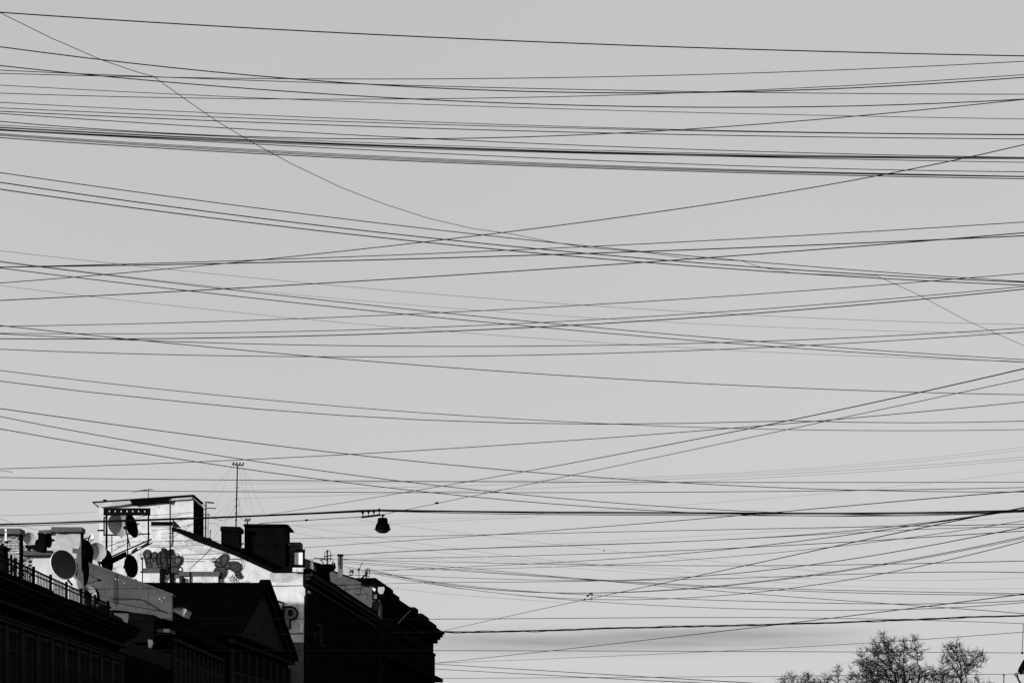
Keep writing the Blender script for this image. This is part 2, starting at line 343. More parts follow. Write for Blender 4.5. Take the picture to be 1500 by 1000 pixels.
# pediment: recessed face and raking mouldings
def ped(f, h, out):   # point of pediment plane: f along the base 0..1, h height
    return Vector((xa + (xb - xa) * f + out, YA + (YB - YA) * f, ze + h))
hp = zr - ze; fm = (YC - YA) / (YB - YA)
MB().hexa([ped(0, 0, .05), ped(1, 0, .05), ped(fm, hp, .05)], [ped(0, 0, -.6), ped(1, 0, -.6), ped(fm, hp, -.6)]).build('tympanum', 'trim', C)
for nm, (f0, h0), (f1, h1) in (('raking_cornice', (-.02, -.1), (fm, hp + .05)), ('raking_cornice', (fm, hp + .05), (1.02, -.1)), ('base_cornice', (-.03, -.25), (1.03, -.25))):
    for out, a, b, mm in ((.75, .28, .0, 'roof'), (.45, .0, -.30, 'trim')):
        up = Vector((0, 0, 1))
        q = [ped(f0, h0, 0) + up * a, ped(f1, h1, 0) + up * a, ped(f1, h1, 0) + up * b, ped(f0, h0, 0) + up * b]
        MB().hexa(q, [v + Vector((out, 0, 0)) for v in q]).build(nm, mm, C)
facade_parts(C, (xa, YA), math.hypot(xb - xa, YB - YA), 0.5, 11.3, (xb - xa, YB - YA), 8, ((1.2, 3.8), (6.4, 9.6)), 1.1, pw_=.6)
w = MB().box(-21.0, -20.3, YA - .10, YA - .0, 1, 10.8).build('pilaster', 'trim', C)
for k in range(1, 8): put(w, C, (-1.35 * k, 0, 0))

# ---- house B: tall lit firewall with stair tower
YW = 160.0
B = thing('tall_house', 'tall pale plastered house with a lit blind firewall and a box tower, above the pediment', 'house', P(445, 1190, YW))
# firewall as stacked plaster pieces around the shape
MB().poly([(145, 760), (145, 940), (445, 940), (445.5, 873), (446.5, 871.5), (449, 869), (455.5, 866.6), (446, 861), (443.6, 857.5), (443.6, 836.6), (399, 836.6), (345, 812.5), (290, 792.5), (258, 778), (253, 776.3), (253, 760)], YW, 1.0).build('firewall', 'plaster', B)
MB().poly([(145, 737.8), (145, 759.9), (252.9, 759.9), (283.2, 790), (283.2, 727.8)], YW + .003, 5.2).build('tower', 'plaster', B)
MB().poly([(145, 940.1), (145, 1170), (445, 1170), (445, 940.1)], YW, 1.0).build('lower_wall', 'shadeplaster', B)  # firewall plaster continued, its shade put into the darker colour
MB().box(-32, -17.6, YW + 1.003, YW + 24, 0, 17.2).build('body', 'facade', B)
# street side of the tower: its shade put in as a dark sheet
xs = PX(283.2, YW)
MB().box(xs, xs + .03, YW + .02, YW + 5.18, PZ(800, YW), PZ(731, YW)).build('tower_side_shade', 'facade', B)
MB().tube([(xs + .06, YW + 2.6, PZ(768, 162)), (xs + .06, YW + 2.3, PZ(774, 162)), (xs + .06, YW + 2.5, PZ(786, 162))], .035, 5).build('cable', 'steel', B)
for k in range(3): MB().box(xs + .032, xs + .07, YW + .9 + k * 1.3, YW + 1.5 + k * 1.3, PZ(780, YW), PZ(745, YW)).build('tower_panel', 'iron', B)
# flat roof slab of the tower, thin and tilted, overhanging
q = [P(135.5, 736.2, YW - .5), P(283.8, 725.8, YW - .5), P(298.2, 738.2, YW + 5.6), P(150, 748, YW + 5.6)]
MB().hexa(q, [v + Vector((0, 0, .11)) for v in q]).build('tower_roof', 'roof', B)
MB().poly([(138, 737), (147, 742.2), (176, 739.6), (192, 737), (194, 732.6), (142, 736)], YW - .45, .44).build('soffit', 'plaster2', B)
MB().poly([(190, 732.8), (195, 739), (215, 737), (244, 733.8), (249, 728.4)], YW - .47, .46).build('soffit', 'roof', B)
MB().poly([(249, 729), (247, 732.6), (281, 730.5), (282, 726.8)], YW - .3, .29).build('soffit', 'plaster2', B)
MB().poly([(151, 736), (151, 731), (155, 731), (158.5, 735)], YW + 1, .5).build('vent_cap', 'iron', B)
# verge: dark metal edge along the sloping top of the firewall
MB().poly([(250, 772.5), (249.5, 777), (258, 778.6), (290, 793.6), (345, 813.6), (399, 838.2), (444, 838.2), (444, 835.4), (400, 833), (352, 809.5), (308, 789), (300, 785.8), (262, 773.2)], YW - .12, 1.6).build('verge_flashing', 'roof', B)
# stains: plaster repair with different tone
MB().poly([(254, 800), (272, 797), (290, 801), (330, 808), (338, 812), (310, 808), (296, 812), (272, 803), (256, 806)], YW - .008, .02).build('plaster_repair', 'plaster2', B)
MB().poly([(395, 838.5), (396, 852), (420, 853), (443, 845), (443.4, 838.6)], YW - .006, .02).build('plaster_repair', 'plaster2', B)
r9 = random.Random(11)
for k in range(34):
    x = r9.uniform(262, 440); y = r9.uniform(800, 880); top_ = 778 + (x - 258) * .43 if x < 399 else 839
    if y < top_ + 4: continue
    s1 = r9.uniform(.5, 1.6); MB().poly([(x - s1, y), (x - s1 * .3, y + s1 * r9.uniform(.4, .9)), (x + s1, y + .3), (x + s1 * .4, y - s1 * .5)], YW - .007 - k * .0001, .02).build('plaster_scar', r9.choice(('plaster2', 'dirty', 'shadeplaster')), B)
for x, y, w_, h_ in ((251, 737, 1.2, 3.5), (300, 806, 2.5, .8), (365, 842, .7, 3), (205, 812, 3.5, 2.2), (200, 822, 2, 3), (206, 800, 1.2, 1.6), (160, 765, 2, 5), (276, 770, 1.8, 1), (233, 742, 1.4, 2.4), (172, 800, 3, 2), (168, 832, 2.5, 2), (225, 858, 3, 1)):
    MB().poly([(x - w_, y - h_ * .4), (x - w_ * .5, y + h_), (x + w_ * .8, y + h_ * .5), (x + w_, y - h_), (x, y - h_ * .7)], YW - .012, .02).build('plaster_scar', 'plaster2', B)
# lower caps and panels standing against the wall foot
for x0, x1, y0, y1, c0, c1 in ((208.6, 234.3, 838, 861, 831.6, 838.2), (277, 321, 843, 861, 836.6, 843.2), (240.5, 249.5, 846.5, 861, 843.8, 846.6), (251.5, 262.5, 845.8, 861, 841.8, 846)):
    S = MB().pbox(x0, x1, y0, y1, YW - .22, .2).build('wall_stub', 'plaster', B)
    MB().pbox(x0 - .6, x1 + .6, c0, c1, YW - .32, .3).build('stub_cap', 'cap', B)
MB().pbox(262.5, 277, 836.8, 842.8, YW - .3, .28).build('stub_cap', 'cap', B)
for x0, x1, y0 in ((233.8, 240.6, 832), (249.6, 254.6, 838), (266, 270.2, 845.5), (277.4, 279.2, 837), (319.6, 321, 843)):
    MB().pbox(x0, x1, y0, 862, YW - .38, .3).build('dark_pipe', 'iron', B)

# graffiti: flat painted shapes
G = YW - .03
def blob(cx, cy, rx, ry, n=14, ph=0.0, wob=.08, seed=0):
    r = random.Random(seed); return [(cx + rx * (1 + r.uniform(-wob, wob)) * math.cos(ph + 2 * math.pi * k / n), cy - ry * (1 + r.uniform(-wob, wob)) * math.sin(ph + 2 * math.pi * k / n)) for k in range(n)]
gz = 0
def paint(pts, fill='fillp', lw=1.3, closed=True, detail=0, seed=0):
    global gz
    gz += 1; r = random.Random(seed); lw *= 1.25 if lw < 2 else 1
    if fill: MB().poly(pts, G - gz * .004, .003).build('graffiti_fill', fill, B)
    MB().stroke(pts + pts[:2] if closed else pts, G - gz * .004 - .002, lw, .0015).build('graffiti_outline', 'ink', B)
    if detail:
        xs_ = [p[0] for p in pts]; ys = [p[1] for p in pts]; cx = sum(xs_) / len(xs_); cy = sum(ys) / len(ys); w_ = (max(xs_) - min(xs_)) * .32; h_ = (max(ys) - min(ys)) * .32
        mb = MB()
        for k in range(detail):
            a = r.uniform(0, 6.28); st = [(cx + w_ * math.cos(a + t * .5) * (1 - t * .1), cy + h_ * math.sin(a + t * .5) * (1 - t * .12)) for t in range(4)]
            mb.stroke(st, G - gz * .004 - .0028, r.uniform(.4, .9), .0012)
        mb.build('graffiti_detail', 'ink', B)
paint([(214, 828), (213, 821), (210.5, 814), (210, 809.5), (212.5, 806), (216, 804.8), (220, 806.3), (221.8, 811), (220.5, 817), (221, 826), (226, 831.3), (214.2, 831.3)], 'fillp', 1.3, detail=9, seed=1)
paint([(222, 813), (223.5, 809), (227, 807.6), (230.3, 809.5), (231.5, 813), (229, 818), (230, 824), (233, 831), (222.5, 831), (223.5, 821)], 'fillp2', 1.1, detail=5, seed=2)
paint([(231, 812), (234, 808), (237.5, 806.2), (236, 803.2), (240, 802.3), (243, 803.4), (241, 806), (245, 808), (247, 812), (247, 826), (243, 834), (238, 836), (232, 831), (230.5, 820)], 'fillp', 1.3, detail=22, seed=3)
paint([(245, 808), (249, 804.5), (252.5, 804.2), (254, 809), (257, 813), (262, 815), (267, 814.5), (268, 819), (266.5, 825), (263, 828), (256, 829.5), (250, 830), (246, 826)], 'fillp', 1.4, detail=9, seed=4)
paint([(258.5, 818), (261, 817.5), (262.8, 820), (261.5, 823.3), (258.5, 823.8)], 'fillp2', .9)
paint([(247, 830), (256, 829), (262, 829), (266, 831), (267, 835), (264, 839), (255, 840), (248, 838.5)], 'fillp', 1.1, detail=4, seed=5)
paint(blob(264.3, 833.5, 2.3, 2.4, 10, seed=6), 'white', .8)
paint([(236, 835), (246, 832), (249, 836), (246, 840.5), (239, 839.5)], 'fillp', 1.0, detail=2, seed=6)
paint([(240, 806), (243, 804.5), (247, 806), (248, 812), (246, 818), (241, 817)], 'ink', 1.0)
paint([(250, 804.5), (253.5, 804.8), (255.5, 811), (251, 812)], 'ink', 1.0)
for q in ([(211, 817), (222, 817.5), (235, 816.5), (256, 817)], [(228, 826), (240, 825), (250, 826.5)], [(232, 831), (238, 829), (247, 832)], [(222, 822), (228, 819), (231, 822)], [(244, 812), (244.5, 830)], [(236, 808), (234, 822), (238, 834)]): paint(q, None, 1.3, False)
for q in ([(257, 817.5), (263.5, 817), (265.5, 820), (262.5, 825), (257, 825.5)], [(212, 812), (215, 809), (219, 810), (219.5, 815), (214, 818)], [(224.5, 813), (227, 810.5), (229.5, 812.5), (227, 817)]): paint(q, 'fillp2', .8)
# second piece: petal shapes with a ball and two lumps
paint([(322.5, 815), (327, 811.8), (332.5, 811.5), (334, 815), (333.3, 821), (331, 825), (329, 829), (325.5, 828), (323.5, 822), (321.8, 818)], 'fillp', 1.4, detail=3, seed=7)
paint([(314.5, 823), (320, 821.5), (325, 826.5), (326, 830), (319, 831.5), (315, 828)], 'fillp', 1.2, detail=2, seed=8)
paint([(313, 836), (316, 831.5), (324, 829.7), (330, 831), (331.5, 836), (330, 842), (326, 846), (321, 845.5), (320.5, 836.5)], 'fillp', 1.3, detail=5, seed=9)
paint([(335, 824), (340, 822), (347, 822.3), (352, 826), (353.3, 832), (350, 836.5), (345, 838), (339, 834.5), (336, 829)], 'fillp', 1.3, detail=8, seed=10)
paint(blob(333.3, 828.3, 4.6, 4.6, 12, seed=11), 'fillp', 1.2, detail=3, seed=12)
paint([(344, 838), (349, 836.5), (352, 838.5), (352.3, 842), (348, 844.5), (344.5, 841.5)], 'fillp', 1.1)
paint(blob(350.3, 843.6, 3.9, 2.5, 12, seed=13), 'fillp', 1.4)
paint([(312, 823.5), (309, 820), (311, 818), (316.5, 816.3)], None, .8, False)
paint([(312, 823), (317, 820.5), (322, 816)], None, 1.6, False)
paint([(352, 818), (354.5, 823), (355.8, 832)], None, .5, False)
paint([(334, 818.3), (345, 817.8), (352, 820)], None, .5, False)
r5 = random.Random(5)
for k in range(7):
    x = 333 + r5.uniform(0, 12); y = 842 + r5.uniform(0, 8); paint([(x, y), (x + r5.uniform(1, 3), y - r5.uniform(-2, 3)), (x + r5.uniform(-1, 4), y + r5.uniform(1, 4))], None, .7, False)
# the big outlined letters lower on the wall: a corner stroke and a P
paint([(394.5, 873), (402, 878.5), (416, 883), (413.5, 890), (412.8, 905), (412.5, 921)], None, 3.0, False)
paint([(417, 888.5), (428, 888.2), (433, 891), (436.2, 897), (434.5, 903.5), (430, 906.2), (425, 906.8), (425, 919.5), (422, 920.5), (415.3, 919), (415.5, 900)], 'dirty', 3.0)
paint([(422, 895.5), (424, 892.8), (427.5, 893), (429.5, 896), (428.3, 900), (424.5, 902), (422.3, 899.5)], 'ink', 1.0)
paint([(394, 874), (402, 890), (409, 911)], None, 1.0, False)
# patches of sunlight at the shaded corner, painted as white pieces
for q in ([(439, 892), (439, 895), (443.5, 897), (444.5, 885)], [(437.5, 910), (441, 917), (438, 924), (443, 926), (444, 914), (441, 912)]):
    MB().poly(q, YW - .02, .02).build('painted_sun_patch', 'white', B)
# fine cracks and lines on the wall
for pts in ([(209, 792.5), (262, 791.3), (330, 792.0)], [(265, 812), (300, 811), (335, 809.5)], [(255, 817.5), (300, 818.2), (356, 818)], [(262, 822), (300, 821.5)], [(390, 857.5), (443, 857.0)], [(200, 801), (244, 793)], [(276, 834), (300, 812), (318, 792)]):
    MB().stroke(pts, YW - .06, .45, .01).build('wall_cable', 'rubber', B)

# chimney against the firewall
CW = thing('wall_chimney', 'square pale plastered chimney with black cap beside the tower dish rack', 'chimney', P(236, 800, YW - 1.5))
MB().poly([(220.6, 769), (219.6, 790), (218.5, 800), (250.6, 800), (251.4, 790), (251.4, 769)], YW - .16, .15).build('stack', 'plaster', CW)
MB().pbox(221.2, 252.2, 763.6, 769.2, YW - .3, .28).build('cap', 'roof', CW)
MB().poly([(219.5, 768.6), (219.5, 770.4), (252.6, 771.5), (252.6, 768.6)], YW - .24, .22).build('cap_moulding', 'plaster2', CW)

# ---- black boxes on the roof slope of house B
E1 = thing('black_chimney', 'narrow black chimney with a flared cap below the tall antenna mast', 'chimney', P(337, 815, 162))
MB().poly([(324, 777), (323.5, 835), (350.5, 835), (350.5, 777)], 162, 1.5).build('stack', 'roof', E1)
MB().poly([(323.6, 770.2), (322.4, 774), (323, 777.5), (351.5, 777.5), (352.8, 774.5), (352, 771)], 161.8, 2.0).build('cap', 'roof', E1)
E2 = thing('black_roof_cabin', 'big black metal clad cabin on the roof slope right of the mast', 'cabin', P(388, 836, 163))
for k in range(4):
    a, b = 358 + k * 15, 358 + (k + 1) * 15 - .3
    MB().pbox(a, b, 769.5, 797, 163 - .02 * (k % 2), 3.5).build('wall_sheet', 'roof', E2); MB().pbox(a, b, 797.3, 837, 163.03 + .02 * (k % 2), 3.4).build('wall_sheet', 'roof', E2)
MB().poly([(355.5, 768.3), (357, 770.3), (421.8, 769.8), (422.4, 768), (419, 767.2), (359, 766.8)], 162.6, 4.4).build('roof', 'roof', E2)
MB().pbox(419.2, 421, 769.5, 796, 163, .4).build('corner_post', 'roof', E2)
MB().pbox(416, 421.3, 795.5, 838, 163.5, 1.5).build('side_wall', 'roof', E2)
MB().pbox(352.5, 357.5, 802, 838, 163.6, 1.0).build('low_wall', 'roof', E2)
MB().tube([P(351, 801, 163.2), P(354, 796.5, 163.2), P(357, 795.5, 163.2)], .07, 6).build('pipe', 'iron', E2)
MB().tube([P(353.5, 800, 163.1), P(352, 806, 163.1)], .06, 6).build('pipe', 'white', E2)
MB().poly([(396, 834.5), (400, 838.4), (428, 838.4), (428, 831), (420, 829)], 162.7, 2).build('base_sill', 'roof', E2)
E3 = thing('roof_shed', 'grey shed with a white panel in a black frame, right of the black cabin', 'shed', P(432, 838, 164))
MB().pbox(421.8, 441.5, 794.6, 831, 164.8, 1.2).build('back_wall', 'sheet', E3)
for k in range(4): MB().pbox(422, 440, 800 + k * 7, 800.6 + k * 7, 164.77, .02).build('joint', 'iron', E3)
MB().pbox(423.5, 440.8, 793.8, 795.4, 165.3, 1.5).build('roof', 'iron', E3)
MB().poly([(434, 804), (431.5, 806.5), (431.5, 808.8), (446, 808.8), (446.6, 804.2)], 164.2, .4).build('frame', 'roof', E3)
MB().pbox(443.2, 446, 808.8, 830, 164.2, .4).build('frame', 'roof', E3)
MB().pbox(427, 446, 826.5, 830.4, 164.2, .4).build('frame', 'roof', E3)
MB().pbox(431.4, 443.2, 808.8, 826.5, 164.1, .3).build('panel', 'white', E3)
MB().pbox(419.5, 422.8, 796, 808, 164.4, .2).build('panel', 'white', E3, label='narrow white strip panel')
MB().pbox(428.5, 444, 830.9, 837, 159.5, .3).build('plinth', 'plaster', E3)

# ---- row D, grey gable wall and row E (last black house)
D = thing('street_row_house', 'black street front in shade right of the tall pale house, rising from the bottom edge', 'house', (-17.4, 160, 0))
o2 = (-17.35, 160.1); d2 = (2.75, 41.0); Ld = math.hypot(*d2)
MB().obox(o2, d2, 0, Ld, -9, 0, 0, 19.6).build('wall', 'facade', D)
MB().obox(o2, d2, 0, Ld, -9.2, .45, 19.6, 19.85).build('roof', 'roof', D)
facade_parts(D, o2, Ld, 0.5, 18.2, d2, 15, ((1.2, 4), (6, 9.4), (11, 14), (15.2, 17.6)), 1.1, m='facade', pil='facade')
for n1, a, b in ((.25, 18.3, 18.5), (.35, 18.9, 19.1), (.55, 19.2, 19.5)): MB().obox(o2, d2, 0, Ld, 0, n1, a, b).build('cornice_moulding', 'trim', D)
# balcony
BC = thing('street_balcony', 'small balcony with a thin pale railing on the dark front right of the painted P', 'balcony', P(458, 945, 166))
MB().pbox(444.8, 474, 943, 947, 165, 1.2).build('slab', 'trim', BC)
for a, b in (((447, 911), (447, 943)), ((455, 911.3), (455, 943)), ((462, 912.5), (462, 943)), ((470.5, 916), (470.5, 943))): MB().tube([P(*a, 165), P(*b, 165)], .02, 4).build('upright', 'steel', BC)
MB().tube([P(447, 911, 165), P(455, 911, 165), P(458, 911, 165), P(470.5, 916, 165)], .025, 4).build('rail', 'steel', BC)
# low roof bits on D
RB = thing('roof_hutch', 'low black roof hutch with a short white pipe beside it', 'hutch', P(468, 836, 176))
MB().poly([(446.5, 819), (446.5, 834), (455, 836), (455, 822.5)], 176, 1.0).build('side_panel', 'sheet', RB)
MB().poly([(455.5, 820), (458, 818.5), (457.8, 836), (453.8, 835)], 175.5, .3).build('pipe', 'white', RB)
MB().poly([(459, 823.5), (468, 825.4), (486.6, 825.3), (486.6, 829), (478, 833), (480, 848), (470, 846), (443.8, 838.5), (447, 835), (459, 835)], 177, 3.0).build('hutch_wall', 'roof', RB)
MB().poly([(458.8, 827), (459, 836), (463, 837), (463, 827)], 176.8, .3).build('vent', 'dirty', RB)
MB().poly([(446, 817.2), (446, 819.2), (459, 824), (470, 826), (470, 825), (459, 822)], 176.4, 1).build('eave', 'roof', RB)
E = thing('corner_house', 'last black house of the row, its stepped cornice ending against the sky', 'house', (-14.5, 202, 0))
MB().poly([(478, 832.4), (478, 903), (556, 903), (556, 868), (550, 862), (544, 857.6), (520, 847), (500, 840.5)], 202, 4.0).build('gable_wall', 'shadeplaster', E)
MB().poly([(478, 903.1), (478, 1150), (556, 1150), (556, 903.1)], 202, 4.0).build('gable_base', 'facade', E)
MB().poly([(545.5, 880), (544, 889), (540, 892), (541, 905), (553, 905), (556, 880)], 201.95, .04).build('dark_patch', 'facade', E)
MB().poly([(477.5, 830.8), (478, 833), (500, 841.5), (520, 848), (545, 858.5), (545, 856.6), (520, 846), (500, 839.4)], 201.6, 4.4).build('gable_coping', 'roof', E)
o3 = (-14.7, 206.1); d3 = (PX(635, 256) + 14.7, 49.9); Le = math.hypot(*d3); ZE = 21.2
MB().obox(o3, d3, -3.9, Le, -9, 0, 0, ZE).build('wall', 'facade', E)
facade_parts(E, o3, Le, .5, ZE - 2, d3, 16, ((1.2, 4), (6, 9.4), (11, 14), (15.2, 17.6)), 1.1, m='facade', pil='facade')
for n1, a, b in ((.3, ZE - 2.2, ZE - 1.9), (.55, ZE - .5, ZE), (.9, ZE, ZE + .35), (1.2, ZE + .35, ZE + .75), (1.45, ZE + .75, ZE + .95)):
    MB().obox(o3, d3, -3.9, Le + n1 * .5, -2, n1, a, b).build('cornice_moulding', 'facade', E)
MB().obox(o3, d3, -3.9, Le, -8.8, .9, ZE + .95, ZE + 1.25).build('roof', 'roof', E)
# parapet blocks stepping along the roof edge
for a0, a1, h in ((-3.9, 9, 1.2), (9.1, 14, .9), (14.1, 27, .6), (27.1, 30.5, 1.0), (34, 41, .85), (41.1, Le - 1, .6)):
    MB().obox(o3, d3, a0, a1, -2.5, .55, ZE + 1.251, ZE + 1.25 + h).build('parapet_block', 'roof', E)
MB().poly([(545, 855), (544.5, 858.5), (553, 862.5), (566, 864), (556, 857.5), (547, 853.5)], 201, 1.5).build('roof_lip', 'roof', E)
MB().obox(o3, d3, 0, Le + 1.2, 0, 1.15, PZ(997, 254), PZ(991.8, 254)).build('string_cornice', 'facade', E)
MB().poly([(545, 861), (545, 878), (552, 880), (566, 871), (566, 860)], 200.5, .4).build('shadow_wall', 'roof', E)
MB().poly([(554, 859.2), (553.5, 866), (556, 869.5), (561, 869), (563.5, 862), (562.5, 859)], 200.2, .25).build('light_panel', 'plaster2', E)
MB().poly([(546, 859.5), (545.5, 863), (549, 866), (550.6, 862)], 200.2, .25).build('light_panel', 'plaster', E)
MB().poly([(548, 870), (547.5, 876), (552, 876.5), (552, 870)], 200.2, .25).build('light_panel', 'dirty', E)
MB().tube([P(583, 912.5, 201), P(601, 893.5, 214)], .06, 5).build('downpipe_and_highlight', 'steel', E)  # thin highlight on the dark front, put in as a pale slanting bar
# painted zigzag scrawl on the gable wall
for pts in ([(478, 850), (492, 855), (493, 861), (495, 860)], [(494, 861), (500, 857), (506, 857), (505, 867), (500, 867), (509, 868), (509, 880)], [(507, 863), (529, 860.5), (527, 871), (520, 870), (538, 869.5), (537, 878)], [(512, 882), (519, 880)], [(480, 856), (498, 856), (548, 855.5)]):
    MB().stroke(pts, 201.98, .9, .015).build('graffiti_outline', 'ink', E)
CD = thing('slim_grey_chimney', 'slim upright grey chimney on the descending roof between two wire antennas', 'chimney', P(498, 842, 199))
MB().poly([(494.6, 812.5), (495, 846), (501.6, 847), (501.8, 812.5)], 199.3, .5).build('stack', 'dirty', CD)
MB().pbox(493.8, 502.4, 811, 813, 199.1, .8).build('cap', 'iron', CD)

# ------------------------------------------------------------------ dishes
def dish(label, px, py, Y, rpx, face, m='dish', depth=.42, arm=True, post=None, group='satellite dishes on the roofs', name='satellite_dish', mount=1.3, deep=None, hollow=None):
    r = rpx / F * Y; c = P(px, py, Y); f = Vector(face).normalized()
    if post: base = P(post[0], post[1], Y) ; base.y = (c - f * (r * .6)).y
    else: base = c - f * (r * .55) - Vector((0, 0, r * mount))
    t = thing(name, label, 'satellite dish', base, group)
    dp = (deep or depth) * r; prof = []
    for k in range(9): q = k / 8; prof.append((r * q, -dp * (1 - q * q)))
    pr2 = [(a, h - .035 - .02 * r) for a, h in reversed(prof)]
    MB().lathe([(r * 1.0, -.002), (r * 1.02, -.03)] + pr2, c, f, 28).build('back_shell', m, t, smooth=True)
    MB().lathe(prof, c, f, 28).build('reflector', hollow or m, t, smooth=True)
    rim = MB().lathe([(r * 1.0, .012), (r * 1.035, .012), (r * 1.035, -.03), (r * 1.0, -.03)], c, f, 28).build('rim', 'rimwhite' if m == 'dish' else m, t)
    if arm:
        q = f.to_track_quat('Z', 'Y'); foc = c + f * (r * .55)
        for a in (.5, 2.6, 4.7): MB().tube([c + q @ Vector((r * math.cos(a), r * math.sin(a), 0)), foc], .012 + r * .006, 4).build('feed_strut', 'iron', t)
        MB().lathe([(0, .1), (.05, .1), (.06, -.06), (0, -.06)], foc, f, 10).build('feed_horn', 'iron', t)
    MB().tube([c - f * (dp + .02), c - f * max(r * .62, dp + .2), base], .05, 6).build('mount_pipe', 'iron', t)
    MB().lathe([(0, .1), (.12, .1), (.12, -.1), (0, -.1)], c - f * (dp + .22), (0, 0, 1), 10).build('bracket', 'iron', t)
    return t
dish('small pale grey dish between the brick chimney and the black cabinet', 43, 788.5, 86.8, 9.3, (.42, -.90, .05), post=(43, 806), deep=.5, arm=False)
dish('large dish with dark hollow and bright rim in front of the roof wall', 93.3, 826.5, 87.3, 21.5, (.72, -.69, .16), post=(104, 856), deep=.42, hollow='dishhollow', arm=False)
dish('mid sized pale dish turned right, left of the dish rack', 142, 807.5, 117, 13.3, (.40, -.91, .10), post=(150, 842), deep=.62, arm=False)
dish('white dish half in its own shade, under the black rack on the tower wall', 176, 767.2, 146, 17.8, (.33, -.94, .06), post=(176, 786), deep=.62, arm=False)
dish('dark leaning dish seen almost edge on, right of the white one under the rack', 193.5, 769.5, 144.4, 17.5, (.955, -.25, .22), m='dishdark', post=(190, 800))
dish('black oval dish standing low before the pale firewall', 192.2, 829, 142, 16.2, (.90, -.40, .04), m='dishdark', post=(191, 858), arm=False)
dish('black upright dish at the foot of the rack, left of the oval one', 158.5, 823, 142.5, 17, (.975, -.2, .03), m='dishdark', post=(159, 856), arm=False)
dish('small edge on dish beside the black cabinet under the stepped cap', 71.3, 791, 88.9, 10.6, (.975, -.2, .0), m='dishdark', post=(67, 800))
dish('pale low dish showing its lit curve at the end of the roof railing', 128.5, 871, 94.5, 13.2, (.45, -.88, .12), post=(130, 885))
dish('thin dark dish edge on behind the low pale dish by the railing', 141.3, 873.3, 96, 10.5, (.97, -.22, .02), m='dishdark', post=(140, 888), arm=False)
dish('large black mesh dish seen edge on between chimney and cladding', 121.5, 836, 91, 23, (.985, -.15, -.05), m='dishdark', post=(118, 848), arm=False)
FA = thing('feed_boom', 'thin dark boom with small horn end lying across the grey clad gable', 'antenna arm', P(121, 854, 92))
MB().tube([P(121, 853.5, 92), P(134, 853, 93), P(146, 849, 94)], .022, 5).build('boom', 'iron', FA)
MB().tube([P(123, 835, 92), P(134, 843, 93), P(146, 849, 94)], .016, 5).build('stay', 'iron', FA)
MB().tube([P(143.5, 850, 94), P(148, 848.5, 94)], .055, 7).build('horn', 'iron', FA)

# black cabinet, black mass with tufts
KB = thing('roof_cabinet', 'black box cabinet standing on the grey ledge next to the small dish', 'cabinet', P(58, 806, 88.8))
MB().poly([(51, 790), (51, 806), (65, 806), (65.4, 786), (64, 780.5), (56, 779.5), (54.6, 781.5), (56, 784), (55.5, 789.5)], 88.3, .5).build('cabinet_body', 'roof', KB)
MB().pbox(37, 51.4, 797.5, 801.8, 88.35, .4).build('cross_bar', 'iron', KB)
KM = thing('ventilation_hood', 'ragged black ventilation hood right of the plastered chimney', 'vent', P(124, 822, 92))
MB().poly([(117, 789), (116.5, 818), (122, 819.5), (129, 822.5), (131, 810), (131.5, 803), (129.5, 798), (126, 790), (121, 787.5)], 92, .9).build('hood_body', 'roof', KM)
for a, b in (((128, 795), (131.5, 785)), ((126, 792), (131, 794)), ((129, 789), (133, 783.5)), ((124, 789), (128, 787))): MB().tube([P(*a, 92.2), P(*b, 92.2)], .035, 4).build('prong', 'iron', KM)
MB().poly([(134.5, 781), (131.6, 789), (132.5, 793.5), (137.5, 788.5), (137, 782)], 92.4, .1).build('white_flap', 'white', KM)
MB().poly([(116.5, 816), (119.5, 845), (121, 857), (122.6, 845), (125, 820)], 92.1, .12).build('hanging_point', 'roof', KM)
VB = thing('vent_hump', 'black rounded hump at the far end of the roof railing', 'vent', P(120, 880, 93))
MB().poly([(106, 866), (106, 890), (126, 895), (126, 866), (122, 862), (116, 860.5), (111, 862)], 92.5, 1.2).build('hump_body', 'roof', VB)
ST = thing('stepped_gable_end', 'stepped black cornice return where the nearest dark house ends', 'cornice', P(160, 905, 96.5))
MB().poly([(126, 883), (126, 925), (180, 935), (181, 912), (176, 903.5), (166, 899), (164.5, 896.5), (160, 893), (158, 890.5), (161, 889.5), (160.5, 886.6), (146, 886.2), (144, 888), (140, 888)], 96.6, .35).build('cornice_end', 'facade', ST)

# dish rack on the tower wall
RK = thing('dish_rack', 'black steel rack with a perforated top beam holding dishes before the tower', 'rack', P(186, 845, 144))
YR = 144.0
# perforated beam from strips around seven holes
MB().pbox(151.6, 219.6, 743.8, 746.7, YR, .25).build('beam_strip', 'iron', RK); MB().pbox(151.6, 219.6, 749.6, 754, YR, .25).build('beam_strip', 'iron', RK)
hx = [159.8, 168.3, 177, 185.5, 194, 202.6, 211.5]; xx = 151.6
for h in hx: MB().pbox(xx, h - 1.25, 746.7, 749.6, YR, .25).build('beam_web', 'iron', RK); xx = h + 1.25
MB().pbox(xx, 219.6, 746.7, 749.6, YR, .25).build('beam_web', 'iron', RK)
for x0, x1, y0, y1 in ((154.5, 157, 754, 812), (151.4, 153, 757, 784), (216.2, 218.2, 754, 792), (186, 187.4, 783, 850), (163.2, 164, 783, 810), (190, 190.8, 820, 852)):
    MB().pbox(x0, x1, y0, y1, YR, .15).build('upright', 'iron', RK)
for x0, x1, y0, y1 in ((152, 171, 782, 784), (186, 220, 780.6, 782.2), (142.5, 153, 775.2, 777.4), (151.5, 156, 756.5, 758.5)):
    MB().pbox(x0, x1, y0, y1, YR - .02, .12).build('cross_bar', 'iron', RK)
